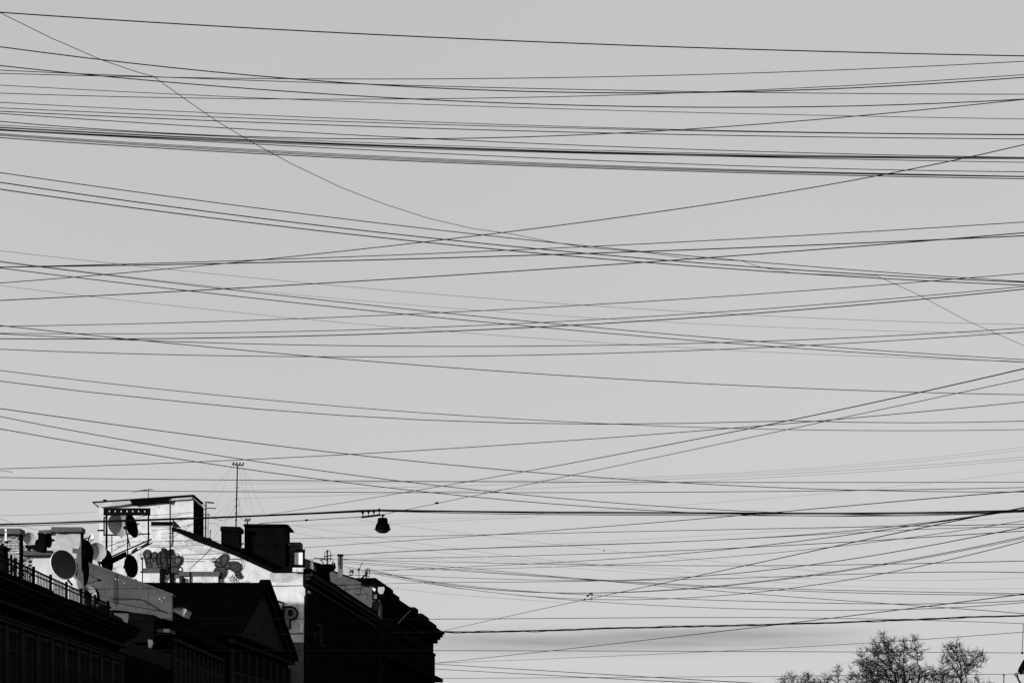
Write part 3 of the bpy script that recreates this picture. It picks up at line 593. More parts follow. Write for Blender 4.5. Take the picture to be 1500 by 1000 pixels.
for a, b, w_ in (((164, 814), (222, 789), 1.7), ((164, 824.5), (223, 794.5), 1.3), ((157, 800), (205, 783), .5), ((200, 775), (216, 789), .5), ((166, 806), (186, 795), .5), ((193, 760), (216, 754), .5)):
    MB().stroke([a, b], YR - .2, w_, .1).build('brace', 'iron', RK)
MB().poly([(164.5, 815.5), (165.5, 823.5), (186, 813.5), (184.5, 807)], YR - .15, .05).build('tread_plate', 'iron', RK)
MB().poly([(192, 807.5), (194, 811), (202, 806), (200, 800.5)], YR - .15, .05).build('tread_plate', 'steel', RK)
MB().poly([(206, 800), (208, 803), (219, 796), (218, 792)], YR - .15, .05).build('tread_plate', 'steel', RK)
MB().pbox(187, 199, 847.5, 853, YR, .5).build('foot', 'iron', RK)
LP = thing('ladder_pole', 'thin black upright pole left of the painted figures on the firewall', 'pole', P(208.4, 860, 158))
MB().pbox(207.8, 209.1, 816.5, 860, 158, .1).build('pole_shaft', 'iron', LP)
MB().pbox(205.8, 209.4, 816, 818.8, 157.9, .15).build('clamp', 'iron', LP); MB().pbox(205.5, 209.4, 836, 838, 157.9, .15).build('clamp', 'iron', LP)

# ------------------------------------------------------------------ masts and antennas
def mast(label, top, bot, Y, arm, n_ins, rungs, rad, name='antenna_mast', guys=(), cat='mast', group=None):
    t = thing(name, label, cat, P(bot[0], bot[1], Y), group)
    MB().tube([P(*bot, Y), P(*top, Y)], [rad * 1.15, rad], 7).build('pole', 'iron', t)
    if arm:
        x0, x1, y0, y1 = arm
        MB().tube([P(x0, y0, Y - .08), P(x1, y1, Y - .08)], rad * .95, 5).build('crossarm', 'iron', t)
        for k in range(n_ins):
            f = (k + .25) / (n_ins - .5); x = x0 + (x1 - x0) * f; y = y0 + (y1 - y0) * f
            MB().lathe([(0, .24), (.05, .24), (.075, .16), (.04, .12), (.075, .08), (.03, .02), (.02, -.05)], P(x, y, Y - .12), (.35, 0, 1), 8).build('insulator', 'insul', t)
    for (x, y, w_) in rungs: MB().tube([P(x - w_, y + .3, Y - .08), P(x + w_, y - .1, Y - .08)], rad * .45, 4).build('rung', 'iron', t)
    for a, b in guys: MB().tube([P(*a, Y), P(*b, Y + 1)], .0075, 4).build('guy_wire', 'steel', t)
    return t
mast('tall antenna mast with insulator crossarm and guy wires, above the black chimney', (347.8, 680.5), (345.6, 772), 162.3, (340, 356.5, 680.2, 681.3), 4,
     [(347, 713.8, 3.4), (346.8, 719.6, 2.6), (346.5, 725, 1.5), (346.3, 730, 3.2), (346.3, 740.3, 3.2), (346, 750.8, 3.2), (346, 756.5, 1.8), (346, 761.3, 2.0)], .052,
     guys=[((340, 683), (296, 735)), ((340, 683), (315, 745)), ((346, 729), (312, 757)), ((345, 740), (329, 770)), ((345, 740), (305, 800)), ((350, 683), (362, 742)), ((354, 683), (372, 752)), ((356, 683), (393, 766)), ((349, 731), (360, 768)), ((350, 731), (352, 768)), ((346, 731), (318, 768))])
mast('short pole with an insulator crossarm standing before the tower wall', (249.3, 737), (249.6, 858), 146.3, (240.3, 255.6, 736.3, 738), 4,
     [(249, 775, 2.6), (249.2, 780.5, 3.2), (249.4, 786.3, 1.8), (249.4, 792.4, 3.6), (249.6, 800, 1.2)], .05)
mast('tiny T shaped aerial on the roof of the black cabin', (362.6, 762), (362.6, 767.6), 164, (358.5, 366, 762.3, 762.8), 3, [], .045, 'roof_aerial', cat='aerial')
TA = thing('tv_aerial', 'small tilted television aerial on the tower roof', 'aerial', P(217.4, 727.5, 161))
MB().tube([P(217.4, 731, 161), P(217.4, 716.4, 161)], .03, 5).build('pole', 'iron', TA)
MB().tube([P(203, 718.8, 161), P(220, 716.4, 161.6)], .045, 5).build('boom', 'iron', TA)
for a, b in (((194, 721.8), (205, 717.8)), ((203.5, 719.4), (213.5, 718)), ((214, 717.2), (222.5, 716.4)), ((216, 716.6), (225.5, 717.6))): MB().tube([P(*a, 160.7), P(*b, 161.5)], .018, 4).build('element', 'iron', TA)
YG = thing('yagi_antenna_pole', 'pole with two short yagi antennas pointing right, beside the tower corner', 'antenna pole', P(303, 788, 161.5))
MB().tube([P(301, 788, 161.5), P(301.8, 734, 161.5)], .06, 6).build('pole', 'iron', YG)
MB().tube([P(304.7, 788, 161.5), P(305, 751, 161.5)], .028, 5).build('pole', 'steel', YG)
MB().tube([P(304, 735.3, 161.4), P(313.5, 736.3, 161.4)], .065, 6).build('yagi_boom', 'iron', YG)
MB().tube([P(303, 743.6, 161.4), P(316.4, 744.4, 161.4)], .042, 6).build('yagi_boom', 'iron', YG)
for y, a, b in ((745.5, 298, 303), (753.4, 296.5, 308.5), (757.8, 297, 306), (772.5, 296, 303), (734.5, 300, 304), (740, 298, 301)): MB().tube([P(a, y, 161.3), P(b, y + .2, 161.3)], .035, 4).build('element', 'iron', YG)
MB().poly([(293.5, 788.6), (298, 786.8), (307.8, 787), (308, 796), (300, 793)], 161, .8).build('base_box', 'roof', YG)
MB().tube([P(308, 791, 161.1), P(308, 777.5, 161.1), P(309.5, 776, 161.1)], .05, 5).build('stub_pipe', 'iron', YG)
MB().tube([P(308, 792.3, 161.1), P(312, 792, 161.1)], .045, 5).build('stub_pipe', 'iron', YG)
def loop_aerial(label, cx, cy, rx, ry, Y, pole, extra=()):
    t = thing('loop_aerial', label, 'aerial', P(cx, pole[1], Y), 'wire aerials on the descending roof')
    MB().tube([P(pole[0], pole[1], Y), P(pole[0], pole[2], Y)], .075, 5).build('pole', 'iron', t)
    for s_ in ((-.5, .8), (.5, 1.0)):
        pts = [P(cx + s_[0] * rx + rx * .7 * math.cos(a) * .8, cy + ry * math.sin(a) * s_[1], Y + .1) for a in np.linspace(0, 2 * math.pi, 15)]
        MB().tube(pts, .03, 4, cap=False).build('loop', 'iron', t)
    for a, b, r_ in extra: MB().tube([P(*a, Y - .05), P(*b, Y - .05)], r_, 4).build('element', 'iron', t)
loop_aerial('double loop wire aerial left of the slim grey chimney', 479.8, 814, 4.6, 8.5, 198, (479.3, 826, 805), (((475, 814.5), (487, 812.8), .06), ((459, 817), (488, 818), .045), ((469, 820), (484, 817), .04), ((470, 819), (474, 825), .05), ((488, 820), (486.5, 827), .05), ((489, 824), (491, 832), .12)))
loop_aerial('hooked wire aerial with a slanting prop on the lower roof', 538, 837.5, 3.2, 6.5, 201, (536.5, 850.5, 835), (((536, 841), (529, 847), .09), ((534.5, 835.5), (541, 835), .04), ((534, 843), (541.5, 844.5), .035), ((527, 848), (530, 845.5), .03)))
FB = thing('goblet_vent', 'small goblet shaped vent on the gable edge between the two loop aerials', 'vent', P(514.5, 843, 200.5))
MB().poly([(513.5, 834.5), (514.5, 837.5), (517, 838), (518.3, 834.8)], 200.5, .25).build('cup', 'iron', FB)
for a, b in (((513, 834), (512.5, 842.3)), ((517.3, 838), (515, 843)), ((512.5, 842), (515.5, 842.5))): MB().tube([P(*a, 200.6), P(*b, 200.6)], .05, 4).build('leg', 'iron', FB)
WS = thing('bent_whip', 'thin bent whip aerial leaning right above the gable edge', 'aerial', P(525.6, 850, 200.8))
MB().tube([P(525.7, 852, 200.8), P(525.8, 833, 200.8), P(527.5, 830.5, 200.8), P(531.3, 822.5, 200.8)], .035, 4).build('whip', 'iron', WS)
MB().lathe([(0, .2), (.1, .12), (.09, -.12), (0, -.2)], P(525.6, 834, 200.8), (0, 0, 1), 8).build('coil', 'iron', WS)
FN = thing('roof_fence', 'dark irregular hand rail along the coping of the grey gable wall', 'railing', P(520, 850, 200.9))
MB().tube([P(503, 843, 200.9), P(515, 841.5, 200.9), P(528, 842.5, 200.9), P(535, 841.8, 200.9)], .03, 4).build('rail', 'iron', FN)

# wires fanning over the tower wall from the short pole
k = 0
for lab, pts in (('roof cable from the rack across the tower wall, highest of the fan', [(219, 754.5), (249, 752.8), (262, 751.5), (281, 749.5)]),
        ('roof cable rising from the short pole to the tower corner, second of the fan', [(249, 757), (265, 753), (282, 751.5), (296, 744)]),
        ('dark roof cable with small clips rising right from the short pole', [(251, 767), (263, 761.5), (272, 759.5), (298, 757)]),
        ('lower dark roof cable curving from the chimney top to the tower edge', [(221, 777), (243, 774.2), (262, 772), (279, 767.5), (298, 762)]),
        ('lowest roof cable of the fan running to the tower foot', [(251, 788), (262, 781), (282, 768)]),
        ('flat thin roof cable along the firewall below the chimney', [(150, 792.8), (200, 793), (244, 792.5), (290, 791)])):
    k += 1; tag(MB().tube([P(x, y, 159.3 - .05 * k) for x, y in pts], .017, 4).build('roof_cable', 'rubber'), lab, 'cable', 'cables over the tower wall')
for lab, pts in (('faint roof cable from the yagi pole to the black chimney, upper one', [(305, 766), (315, 766.5), (323, 772)]),
        ('faint roof cable sagging from the yagi pole to the tall mast', [(304, 757), (325, 762), (346, 757)]),
        ('faint roof cable from the tall mast down to the cabin corner', [(346, 752), (357, 762), (366, 771)])):
    tag(MB().tube([P(x, y, 161.2) for x, y in pts], .013, 4).build('roof_cable', 'rubber'), lab, 'cable', 'cables over the tower wall')

# ------------------------------------------------------------------ overhead wires
def depth_for(y, z=11.0): return (z - CAMZ) * F / (HOR - y)
XLIM = 21.0
WG = 'overhead wires across the street'
def wire(label, w, pts, YL=None, YR=None, fit=True, deg=None, extl=None, extr=None, name='overhead_wire', m='rubber', cat='wire'):
    pts = [(float(x), float(y)) for x, y in pts]; x = np.array([p[0] for p in pts]); y = np.array([p[1] for p in pts])
    YL = YL or depth_for(y[0]); YR = YR or depth_for(y[-1])
    if fit and len(pts) > 3:
        dg = deg or min(len(pts) - 1, 3); cf = np.polyfit((x - 750) / 750, y, dg); fy = lambda q: np.polyval(cf, (q - 750) / 750)
    else:
        fy = lambda q: np.interp(q, x, y)
        if len(pts) == 3: cf = np.polyfit((x - 750) / 750, y, 2); fy = lambda q: np.polyval(cf, (q - 750) / 750)
    XL, XR = PX(x[0], YL), PX(x[-1], YR)
    n = 25 if x[-1] - x[0] > 300 else 13
    # sample pixel columns, intersect view column with the wire's vertical plane
    cols = sorted(set(list(np.linspace(x[0], x[-1], n)) + ([] if fit else list(x))))
    def world_pt(q, yy):
        s = (q - 750) / F; dX, dY = XR - XL, YR - YL
        u = (s * YL - XL) / (dX - s * dY); Y = YL + u * dY
        return Vector((XL + u * dX, Y, (HOR - yy) / F * Y + CAMZ))
    W = [world_pt(q, float(fy(q))) for q in cols]
    # the wire goes on beyond the picture to where it is fixed
    def cont(a, b, target):
        d = (b - a); 
        if abs(d.x) < 1e-6: return None
        u = (target - b.x) / d.x; u = max(0, min(u, 60)); u1 = u / 2
        return [b + d * u1 + Vector((0, 0, 0.004 * u1)), b + d * u + Vector((0, 0, .012 * u))]
    el = extl if extl is not None else x[0] <= 5; er = extr if extr is not None else x[-1] >= 1490
    if el: t_ = min(-XLIM, W[0].x - 2); c = cont(W[1], W[0], t_); W = c[::-1] + W
    if er: t_ = max(XLIM, W[-1].x + 2); c = cont(W[-2], W[-1], t_); W = W + c
    r = [w * 1.03 / F * p.y / 2 for p in W]; rm = sum(r) / len(r)
    o = MB().tube(W, rm, 5).build(name, m, smooth=True)
    return tag(o, label, cat, WG)

T, H, S_, V = 1.35, 1.95, 1.0, .5      # normal, heavy, slim, very faint
wire('topmost heavy wire falling gently from upper left across the whole sky', 1.75, [(0, 18.5), (375, 41.8), (750, 60.3), (1125, 73.3), (1500, 82.3)])
wire('very thin kinked wire sloping steeply from the upper left corner down right', .8, [(0, 19), (75, 56), (150, 88.5), (200, 105.5), (225, 112.5), (262, 139), (318, 178), (375, 211.8), (427, 240), (500, 275), (560, 298), (625, 319), (690, 334.5), (750, 342.8), (800, 353), (860, 363), (937, 369), (1010, 379), (1086, 382), (1115, 391.5), (1165, 400.5), (1285, 404.5), (1340, 429), (1415, 469), (1500, 506)], fit=False, YL=24, YR=40)
wire('dark wire starting second below the top at the left, dipping mid sky', 1.6, [(0, 68.8), (187, 92.5), (375, 111.3), (560, 125), (750, 133.5), (937, 136.7), (1125, 134), (1310, 125.7), (1500, 113.8)], deg=4)
wire('slim wire keeping just above the dipping dark wire, ends flat at right', 1.15, [(0, 103.3), (187, 111), (375, 118), (560, 124.5), (750, 129.5), (937, 133.5), (1125, 135.3), (1500, 138.5)])
wire('slim wire nearly level at left and second highest at the right edge', 1.15, [(0, 108), (187, 112), (375, 115.3), (560, 116.3), (750, 115.3), (937, 111.5), (1125, 106.3), (1500, 90.3)])
wire('dark wire crossing the two slim ones at left, flat in the middle', 1.5, [(0, 96.5), (187, 115), (375, 131.3), (560, 143), (750, 151.3), (937, 156.6), (1125, 157.3), (1325, 153.5), (1500, 145.5)], deg=4)
wire('thin wire fading down to the right between the upper crossings', .95, [(0, 125), (375, 143.5), (750, 157.5), (1125, 167.5), (1500, 174.5)])
wire('thin wire sagging at left of centre then climbing to the upper right', 1.1, [(0, 136.8), (187, 142), (375, 145), (560, 145.5), (750, 143.5), (937, 138.5), (1125, 131.3), (1500, 109.8)])
wire('uppermost of four parallel slim wires over the dark bundle', 1.0, [(0, 150.3), (375, 168.5), (750, 183.3), (1125, 192.6), (1500, 197)])
wire('second of four parallel slim wires over the dark bundle', 1.1, [(0, 158.3), (375, 173.8), (750, 186), (1125, 193.5), (1500, 198)])
wire('third of four parallel slim wires over the dark bundle', 1.3, [(0, 163.3), (375, 179.5), (750, 191.8), (1125, 199.5), (1500, 203.8)])
wire('fourth and lowest of the parallel slim wires, joining the bundle at right', 1.2, [(0, 166.5), (375, 190.3), (750, 209), (1125, 222.5), (1500, 230.8)])
wire('dark wire leaving the bundle in the middle and rising to the right edge', 1.35, [(0, 178.3), (187, 191.5), (375, 200.8), (560, 204.5), (750, 201.5), (937, 192.3), (1125, 182), (1312, 165), (1500, 145.8)], deg=4)
B1 = 'upper dark bundle of nearly parallel wires'
for lab, w_, ys in (('top wire of the upper dark bundle', 1.0, (183.8, 202, 217.6, 226.0, 231.4)), ('second wire of the upper dark bundle', .95, (186.5, 205, 219.5, 227.8, 231.3)),
        ('third wire of the upper dark bundle', 1.0, (187.6, 206, 220.5, 228.8, 232.4)), ('fourth wire of the upper dark bundle', 1.0, (189.6, 209, 222.3, 229.8, 232.8)),
        ('wire that drops out of the upper bundle into the gap between both bundles', 1.2, (191.3, 210.8, 230.8, 243.8, 252)), ('lowest wire of the upper dark bundle, apart at the right edge', 1.15, (190, 207.5, 221, 230.8, 238)),
        ('top wire of the lower dark bundle', .95, (196.0, 219.8, 237.0, 250.2, 258.3)), ('second wire of the lower dark bundle', .9, (197.5, 221.2, 239.2, 251, 258.9)),
        ('third wire of the lower dark bundle', .85, (198.8, 222.6, 240.8, 251.8, 259.4)), ('bottom wire of the lower dark bundle, slightly apart', 1.4, (201.8, 225.5, 241.8, 254.5, 262))):
    wire(lab, w_, list(zip((0, 375, 750, 1125, 1500), ys)), YL=27 + 1.3 * rnd.random(), YR=28.5 + 1.5 * rnd.random())
wire('steady rising wire from middle left to upper right, crossing most others', 1.35, [(0, 414.3), (112, 406.3), (312, 387), (375, 381), (622, 355), (750, 339.5), (925, 315.5), (1125, 285), (1290, 258), (1372, 240), (1500, 212)], deg=4)
wire('upper of three descending parallel wires in the middle band', 1.25, [(0, 253), (375, 304.8), (750, 348.8), (1125, 385.3), (1400, 406.2), (1500, 412.3)])
wire('middle of three descending parallel wires in the middle band', 1.5, [(0, 267.3), (375, 319), (750, 361), (1125, 392.5), (1375, 407.7), (1500, 413.5)])
wire('lower of three descending parallel wires in the middle band', 1.5, [(0, 277.3), (375, 327.3), (750, 367.5), (1125, 397.5), (1362, 411.7), (1500, 417.8)])
wire('faint hair thin wire falling from mid left, upper of the faint pair', V, [(0, 367.5), (187, 388), (375, 407.3), (750, 440), (1125, 462.5), (1500, 475.3)])
wire('faint hair thin wire close above a darker descending one', V * .8, [(0, 382.5), (187, 404.5), (375, 426), (750, 458.3), (1125, 478.6), (1375, 485.8), (1500, 489)])
wire('slim descending wire crossing the faint ones, ending second to last at right', 1.15, [(0, 383.3), (150, 402.5), (375, 428.5), (750, 468.3), (1125, 500.6), (1312, 515.8), (1500, 526.3)])
wire('slim descending wire below its near parallel twin in the centre', 1.2, [(0, 392.5), (275, 426), (375, 437.3), (750, 475), (1125, 507.3), (1500, 530.5)])
wire('heavy wire slowly rising, nearly level at the left third', 1.6, [(0, 391.5), (187, 388.2), (375, 385.2), (750, 374.9), (1125, 361.5), (1500, 345.5)])
wire('dark wire touching the heavy rising one at left and diverging above it', 1.2, [(0, 391), (150, 388.3), (375, 380.8), (560, 374), (750, 366.5), (1125, 347.8), (1500, 325.3)])
wire('long dark wire rising from the left at mid height to meet the heavy one', 1.5, [(0, 440), (375, 420.5), (750, 397.5), (1125, 371), (1312, 356.5), (1500, 341)])
wire('faint hair thin wire, lower of the faint pair', V * .9, [(0, 418), (187, 441), (375, 460.5), (600, 480.5), (750, 492.5), (900, 503), (1125, 516), (1375, 525.5), (1500, 529)])
wire('thin wire rising gently to the right, above the two heavier rising ones', 1.1, [(0, 477.8), (187, 474.5), (375, 469), (750, 452.5), (1125, 429.8), (1500, 400.3)])
wire('wire falling from the left middle to the lone line right of centre', 1.15, [(0, 476.8), (100, 488), (200, 497), (375, 514.5), (560, 531.3), (750, 544.5), (1125, 566.3), (1500, 578)])
wire('slim wire level at left then rising, upper of a close rising pair', 1.05, [(0, 488), (187, 488.7), (375, 486.6), (750, 474.4), (1125, 451.8), (1500, 419.6)])
wire('heavier wire level at left then rising, lower of a close rising pair', 1.45, [(0, 496), (187, 496.5), (375, 493.5), (750, 481), (1125, 457.4), (1500, 423.5)])
wire('slim sagging wire lowest in the middle, upper of the sagging pair', 1.1, [(0, 488.8), (112, 494.5), (187, 498), (375, 503.5), (560, 507), (750, 507), (1125, 499.5), (1500, 480.3)], deg=4)
wire('slim sagging wire lowest in the middle, lower of the sagging pair', 1.1, [(0, 511.5), (187, 517.8), (375, 521.5), (560, 522.7), (750, 520.5), (1125, 508.5), (1500, 486)])
wire('thin descending wire flattening out right of centre', .95, [(0, 542.5), (187, 564.5), (375, 584), (750, 613.3), (1125, 628.3), (1312, 630.4), (1500, 629)])
wire('descending wire that turns and kinks slightly near the right crossing', 1.1, [(0, 558), (120, 573), (250, 586.5), (375, 598.8), (500, 608.2), (620, 614.8), (750, 619.3), (880, 621), (1000, 619.8), (1125, 617), (1157, 616), (1250, 618.3), (1340, 619), (1420, 618.3), (1500, 616.5)], fit=False)
wire('steep wire from the distant roofs up to the right edge, upper of two', 1.1, [(380, 754.4), (401, 752.8), (503, 736.2), (607, 718.3), (675, 707), (750, 694.3), (825, 679), (1000, 646.5), (1125, 622.3), (1160, 615.5), (1345, 574.5), (1500, 540)], YL=160, YR=48, extl=False)
wire('span wire carrying the street lamp, steep to the right edge, lower of two', .95, [(561, 752.5), (583, 748.6), (597, 746.6), (640, 736.4), (675, 729.6), (750, 714.3), (840, 695), (1000, 661.5), (1125, 635.3), (1208, 616.8), (1405, 575.5), (1500, 555)], YL=77, YR=50, extl=False)
wire('left part of the lamp span wire over the black cabin', 1.0, [(380, 766), (395, 765.3), (449, 761.4), (500, 758.6), (530, 756.6)], YL=90, YR=77.5, extl=False, extr=False)
wire('uppermost of three descending wires above the left roofs', 1.15, [(0, 598), (187, 624.5), (375, 649), (560, 670), (750, 688.5), (937, 704), (1125, 713), (1260, 717.5), (1400, 719.8), (1500, 720.3)], deg=4)
wire('middle of three descending wires above the left roofs', 1.05, [(0, 610), (187, 644.5), (375, 675.3), (520, 697), (650, 711.7), (750, 722), (950, 740.4), (1015, 744), (1115, 749.2), (1225, 752.8), (1340, 753.5), (1500, 748.5)], deg=4)
wire('lowest of three descending wires above the left roofs', 1.1, [(0, 627.5), (187, 661), (375, 688.5), (460, 700), (607, 718.5), (750, 733), (950, 747.4), (1060, 752), (1225, 755.4), (1340, 754.8), (1500, 749.5)], deg=4)
wire('wire rising from lower left to the right edge, crossing near two thirds', 1.05, [(0, 686.5), (187, 680), (375, 672), (520, 665), (750, 651.4), (950, 636), (1062, 627.5), (1187, 617.5), (1237, 613), (1350, 603), (1500, 588.5)])
wire('short stub of thin wire at the left edge ending in the sky', .8, [(0, 688.8), (18, 691.2)], YL=60, YR=60.5)
wire('almost level wire above the tower roof, upper of the level pair', 1.0, [(0, 699), (375, 703), (750, 705.3), (1125, 706.3), (1500, 705.8)])
wire('almost level wire above the tower roof, lower of the level pair', 1.0, [(0, 717), (375, 720), (560, 721), (750, 721.2), (950, 720.4), (1225, 718.5), (1350, 716.7), (1500, 713.5)])
for lab, w_, pts in (('barely visible far wire climbing at right, top one', .22, [(348, 706), (800, 702), (1125, 690.3), (1300, 675), (1500, 654.5)]), ('barely visible far wire climbing at right, second one', .25, [(348, 709), (800, 703.5), (1125, 692.3), (1300, 679), (1500, 658.8)]),
        ('barely visible far wire climbing at right, third one', .35, [(348, 718), (760, 708.5), (950, 703.5), (1125, 694.8), (1300, 684.5), (1500, 669.2)]), ('barely visible far wire climbing at right, fourth one', .33, [(348, 730), (760, 716), (950, 708), (1125, 698.8), (1300, 689), (1500, 673)]),
        ('barely visible far wire low at right, rising over the level pair', .22, [(425, 769), (925, 744), (1060, 735), (1225, 721.5), (1350, 707.5), (1500, 690.5)])):
    wire(lab, w_, pts, YL=162.5, YR=110, extl=False)
# the cables the lamp hangs from
wire('thick tram span cable running level through the lamp insulators, upper strand', 1.9, [(0, 767.4), (60, 766), (120, 763.6), (200, 761), (300, 757.8), (375, 754.8), (460, 751), (530, 747.2), (557, 746.6), (620, 747.6), (675, 748.5), (800, 749.6), (950, 750.3), (1225, 751.4), (1330, 750.6), (1400, 749.4), (1500, 747)], fit=False, YL=76.0, YR=74.5)
wire('thick tram span cable running level through the lamp insulators, middle strand', 1.2, [(0, 768.6), (120, 764.6), (300, 758.5), (460, 751.8), (545, 748), (675, 749.4), (800, 751.3), (950, 752.2), (1225, 752.4), (1400, 751), (1500, 748.3)], fit=False, YL=76.5, YR=75)
wire('thin companion strand just under the tram span cable', 1.05, [(0, 770.2), (60, 769), (120, 766.3), (200, 762.8), (300, 759.2), (460, 752.4), (556, 748.3), (675, 751.4), (800, 753.3), (950, 754.3), (1225, 755.1), (1400, 752.2), (1500, 749.6)], fit=False, YL=77, YR=75.5)
wire('very thin wire at far left crossing the span cable toward the stepped cap', .45, [(0, 759), (28, 769), (56, 775.6)], YL=74, YR=82, extr=False)
wire('very thin wire rising from the left edge to the tower roof', .35, [(0, 754.8), (60, 753.2), (143, 748.8)], YL=76, YR=158, extr=False)
for lab, w_, pts, a, b in (
    ('wire from the black cabin rising long to the far right edge', 1.0, [(445, 801.6), (585, 792.4), (730, 782), (925, 767.6), (1071, 755.2), (1145, 749.4), (1225, 743), (1300, 735), (1400, 726), (1500, 719)], 165, 70),
    ('nearly level wire from the roof shed to the right edge below the span cable', .85, [(421, 788.4), (551, 786.3), (675, 783.2), (950, 777.6), (1225, 772.4), (1340, 769.6), (1500, 767.6)], 166, 80),
    ('wire from behind the loop aerial joining a long climb to the right', .85, [(483, 813), (535, 811), (665, 805), (754, 798.8), (830, 798), (950, 795), (1075, 790), (1225, 779), (1312, 770), (1450, 752), (1500, 744)], 205, 75),
    ('lighter wire close under the one from the loop aerial', .6, [(503, 813.5), (640, 806), (754, 800.3), (830, 798.8), (950, 796.3), (1075, 789), (1225, 780.5), (1340, 776), (1500, 771)], 206, 80),
    ('steep wire from the corner house cornice to the right edge, with a clamp on it', 1.05, [(652, 922.8), (730, 905.4), (850, 879), (925, 863.7), (1005, 846), (1097, 827.4), (1225, 799), (1250, 793.4), (1370, 769.4), (1410, 760.6), (1452, 751), (1500, 743.5)], 255, 80),
    ('wire climbing from low centre into the knot at the right edge', .95, [(560, 836), (650, 830), (790, 825.6), (925, 816.6), (1075, 802.4), (1225, 785.2), (1340, 770), (1430, 755.8), (1500, 746)], 210, 78),
    ('slim wire from the slim chimney, gently rising right', .85, [(445, 819), (551, 817.6), (650, 816.4), (925, 808.6), (1075, 802.4), (1225, 794.4), (1320, 788.6), (1480, 778.6), (1500, 777)], 203, 82),
    ('thin wire rising through the middle of the low tangle', .65, [(503, 834), (770, 831), (925, 825), (1085, 813), (1225, 800.2), (1320, 789.5), (1410, 775), (1500, 762.5)], 207, 84),
    ('wire from the street fronts sweeping up to the right through the tangle', .95, [(540, 855.3), (650, 853.6), (770, 850.5), (925, 849), (1001, 846), (1085, 838), (1225, 822), (1300, 809), (1430, 786), (1500, 771.5)], 210, 82),
    ('sagging wire of the lower tangle rising to the right, upper of a pair', .8, [(537, 832), (650, 855), (770, 865.5), (850, 868.3), (925, 866.3), (1075, 855), (1200, 840.6), (1300, 824), (1500, 785.6)], 210, 86),
    ('sagging wire of the lower tangle rising to the right, lower of a pair', .65, [(537, 835), (650, 856), (770, 866), (850, 868.8), (925, 866.9), (1075, 856), (1200, 842), (1300, 825.8), (1500, 788)], 211, 87),
    ('lowest sagging wire of the tangle, rising steeply at the right', .85, [(540, 834), (650, 857.4), (750, 870), (850, 876.6), (925, 878), (985, 876.4), (1099, 868), (1225, 851.2), (1370, 824.2), (1500, 792)], 212, 88),
    ('level thin wire through the tangle at mid height', .8, [(503, 819.5), (650, 822.4), (790, 825.6), (925, 827.6), (1200, 827), (1350, 825), (1500, 821)], 205, 100),
    ('level thin wire lower in the tangle, joining the sweeping one', .8, [(500, 837), (650, 844), (800, 849.8), (925, 850), (1025, 846.3), (1200, 842.6), (1500, 838)], 208, 100),
    ('descending wire of the tangle flattening at right, upper of three', .75, [(503, 822), (650, 832), (800, 844), (925, 851), (1045, 858), (1225, 863.6), (1400, 867.6), (1500, 869)], 206, 110),
    ('descending wire of the tangle flattening at right, middle of three', .75, [(503, 824.5), (650, 833.5), (800, 845.5), (925, 852.3), (1045, 859.5), (1225, 867), (1350, 870), (1500, 870.8)], 207, 111),
    ('descending wire of the tangle falling on to the low right, lowest of three', .75, [(503, 819), (650, 828), (770, 840.5), (925, 854), (1005, 861), (1097, 868.4), (1225, 878.3), (1370, 888.6), (1500, 898)], 208, 112),
    ('wire passing under the clamp and levelling toward the right', .8, [(503, 828), (560, 840), (650, 854.5), (770, 865), (850, 869.5), (925, 873.4), (1125, 881.6), (1200, 883.4), (1360, 882.6), (1500, 879.4)], 209, 105),
    ('lowest long sagging wire levelling at right above the thick cable', .75, [(505, 830), (570, 845), (650, 858), (750, 870.5), (850, 878.2), (925, 884.4), (1075, 891), (1200, 893.8), (1360, 890), (1500, 882)], 213, 106)):
    wire(lab, w_, pts, YL=a, YR=b, extl=False, deg=4)
wire('level wire crossing the dark left roofs in front of the lower cladding', .75, [(25, 863.5), (122, 862), (200, 862), (340, 859.2), (480, 856.8), (551, 855.2)], YL=77, YR=90, extl=False, extr=False)
wire('level wire crossing the painted P and running on right of the corner house', .85, [(195, 906), (445, 906), (636, 905.8), (930, 904.6), (1200, 904.3), (1280, 905.6), (1380, 909), (1500, 912.6)], YL=101, YR=112, extl=False, deg=5)
wire('thin level wire low over the cloud streak', .85, [(210, 952), (636, 952.3), (930, 952.8), (1200, 954), (1500, 955.6)], YL=108, YR=118, extl=False)
wire('wire from the corner house rising across the thick cable to the right edge', 1.0, [(636, 971), (804, 952.3), (925, 939), (1060, 924), (1170, 911.6), (1300, 893.6), (1400, 882), (1500, 870)], YL=256, YR=118, extl=False)
wire('faint low wire rising past the tree top', .6, [(640, 970.5), (705, 968), (925, 959), (1060, 953), (1200, 945.2), (1350, 936), (1500, 925)], YL=257, YR=125, extl=False)
wire('falling wire from the corner house to the bottom edge, upper one', 1.0, [(636, 971.8), (780, 980.5), (930, 989.8), (1110, 1000), (1250, 1008)], YL=258, YR=150, extl=False, extr=True)
wire('falling wire from the corner house to the bottom edge, lower one', 1.0, [(636, 979), (780, 987), (930, 995), (1010, 998.6), (1150, 1005)], YL=258, YR=150, extl=False, extr=True)
wire('lowest level wire, passing behind the tree crowns', .7, [(646, 992.8), (800, 992.2), (1000, 990.7), (1200, 989.2), (1500, 986.4)], YL=259, YR=205, extl=False)
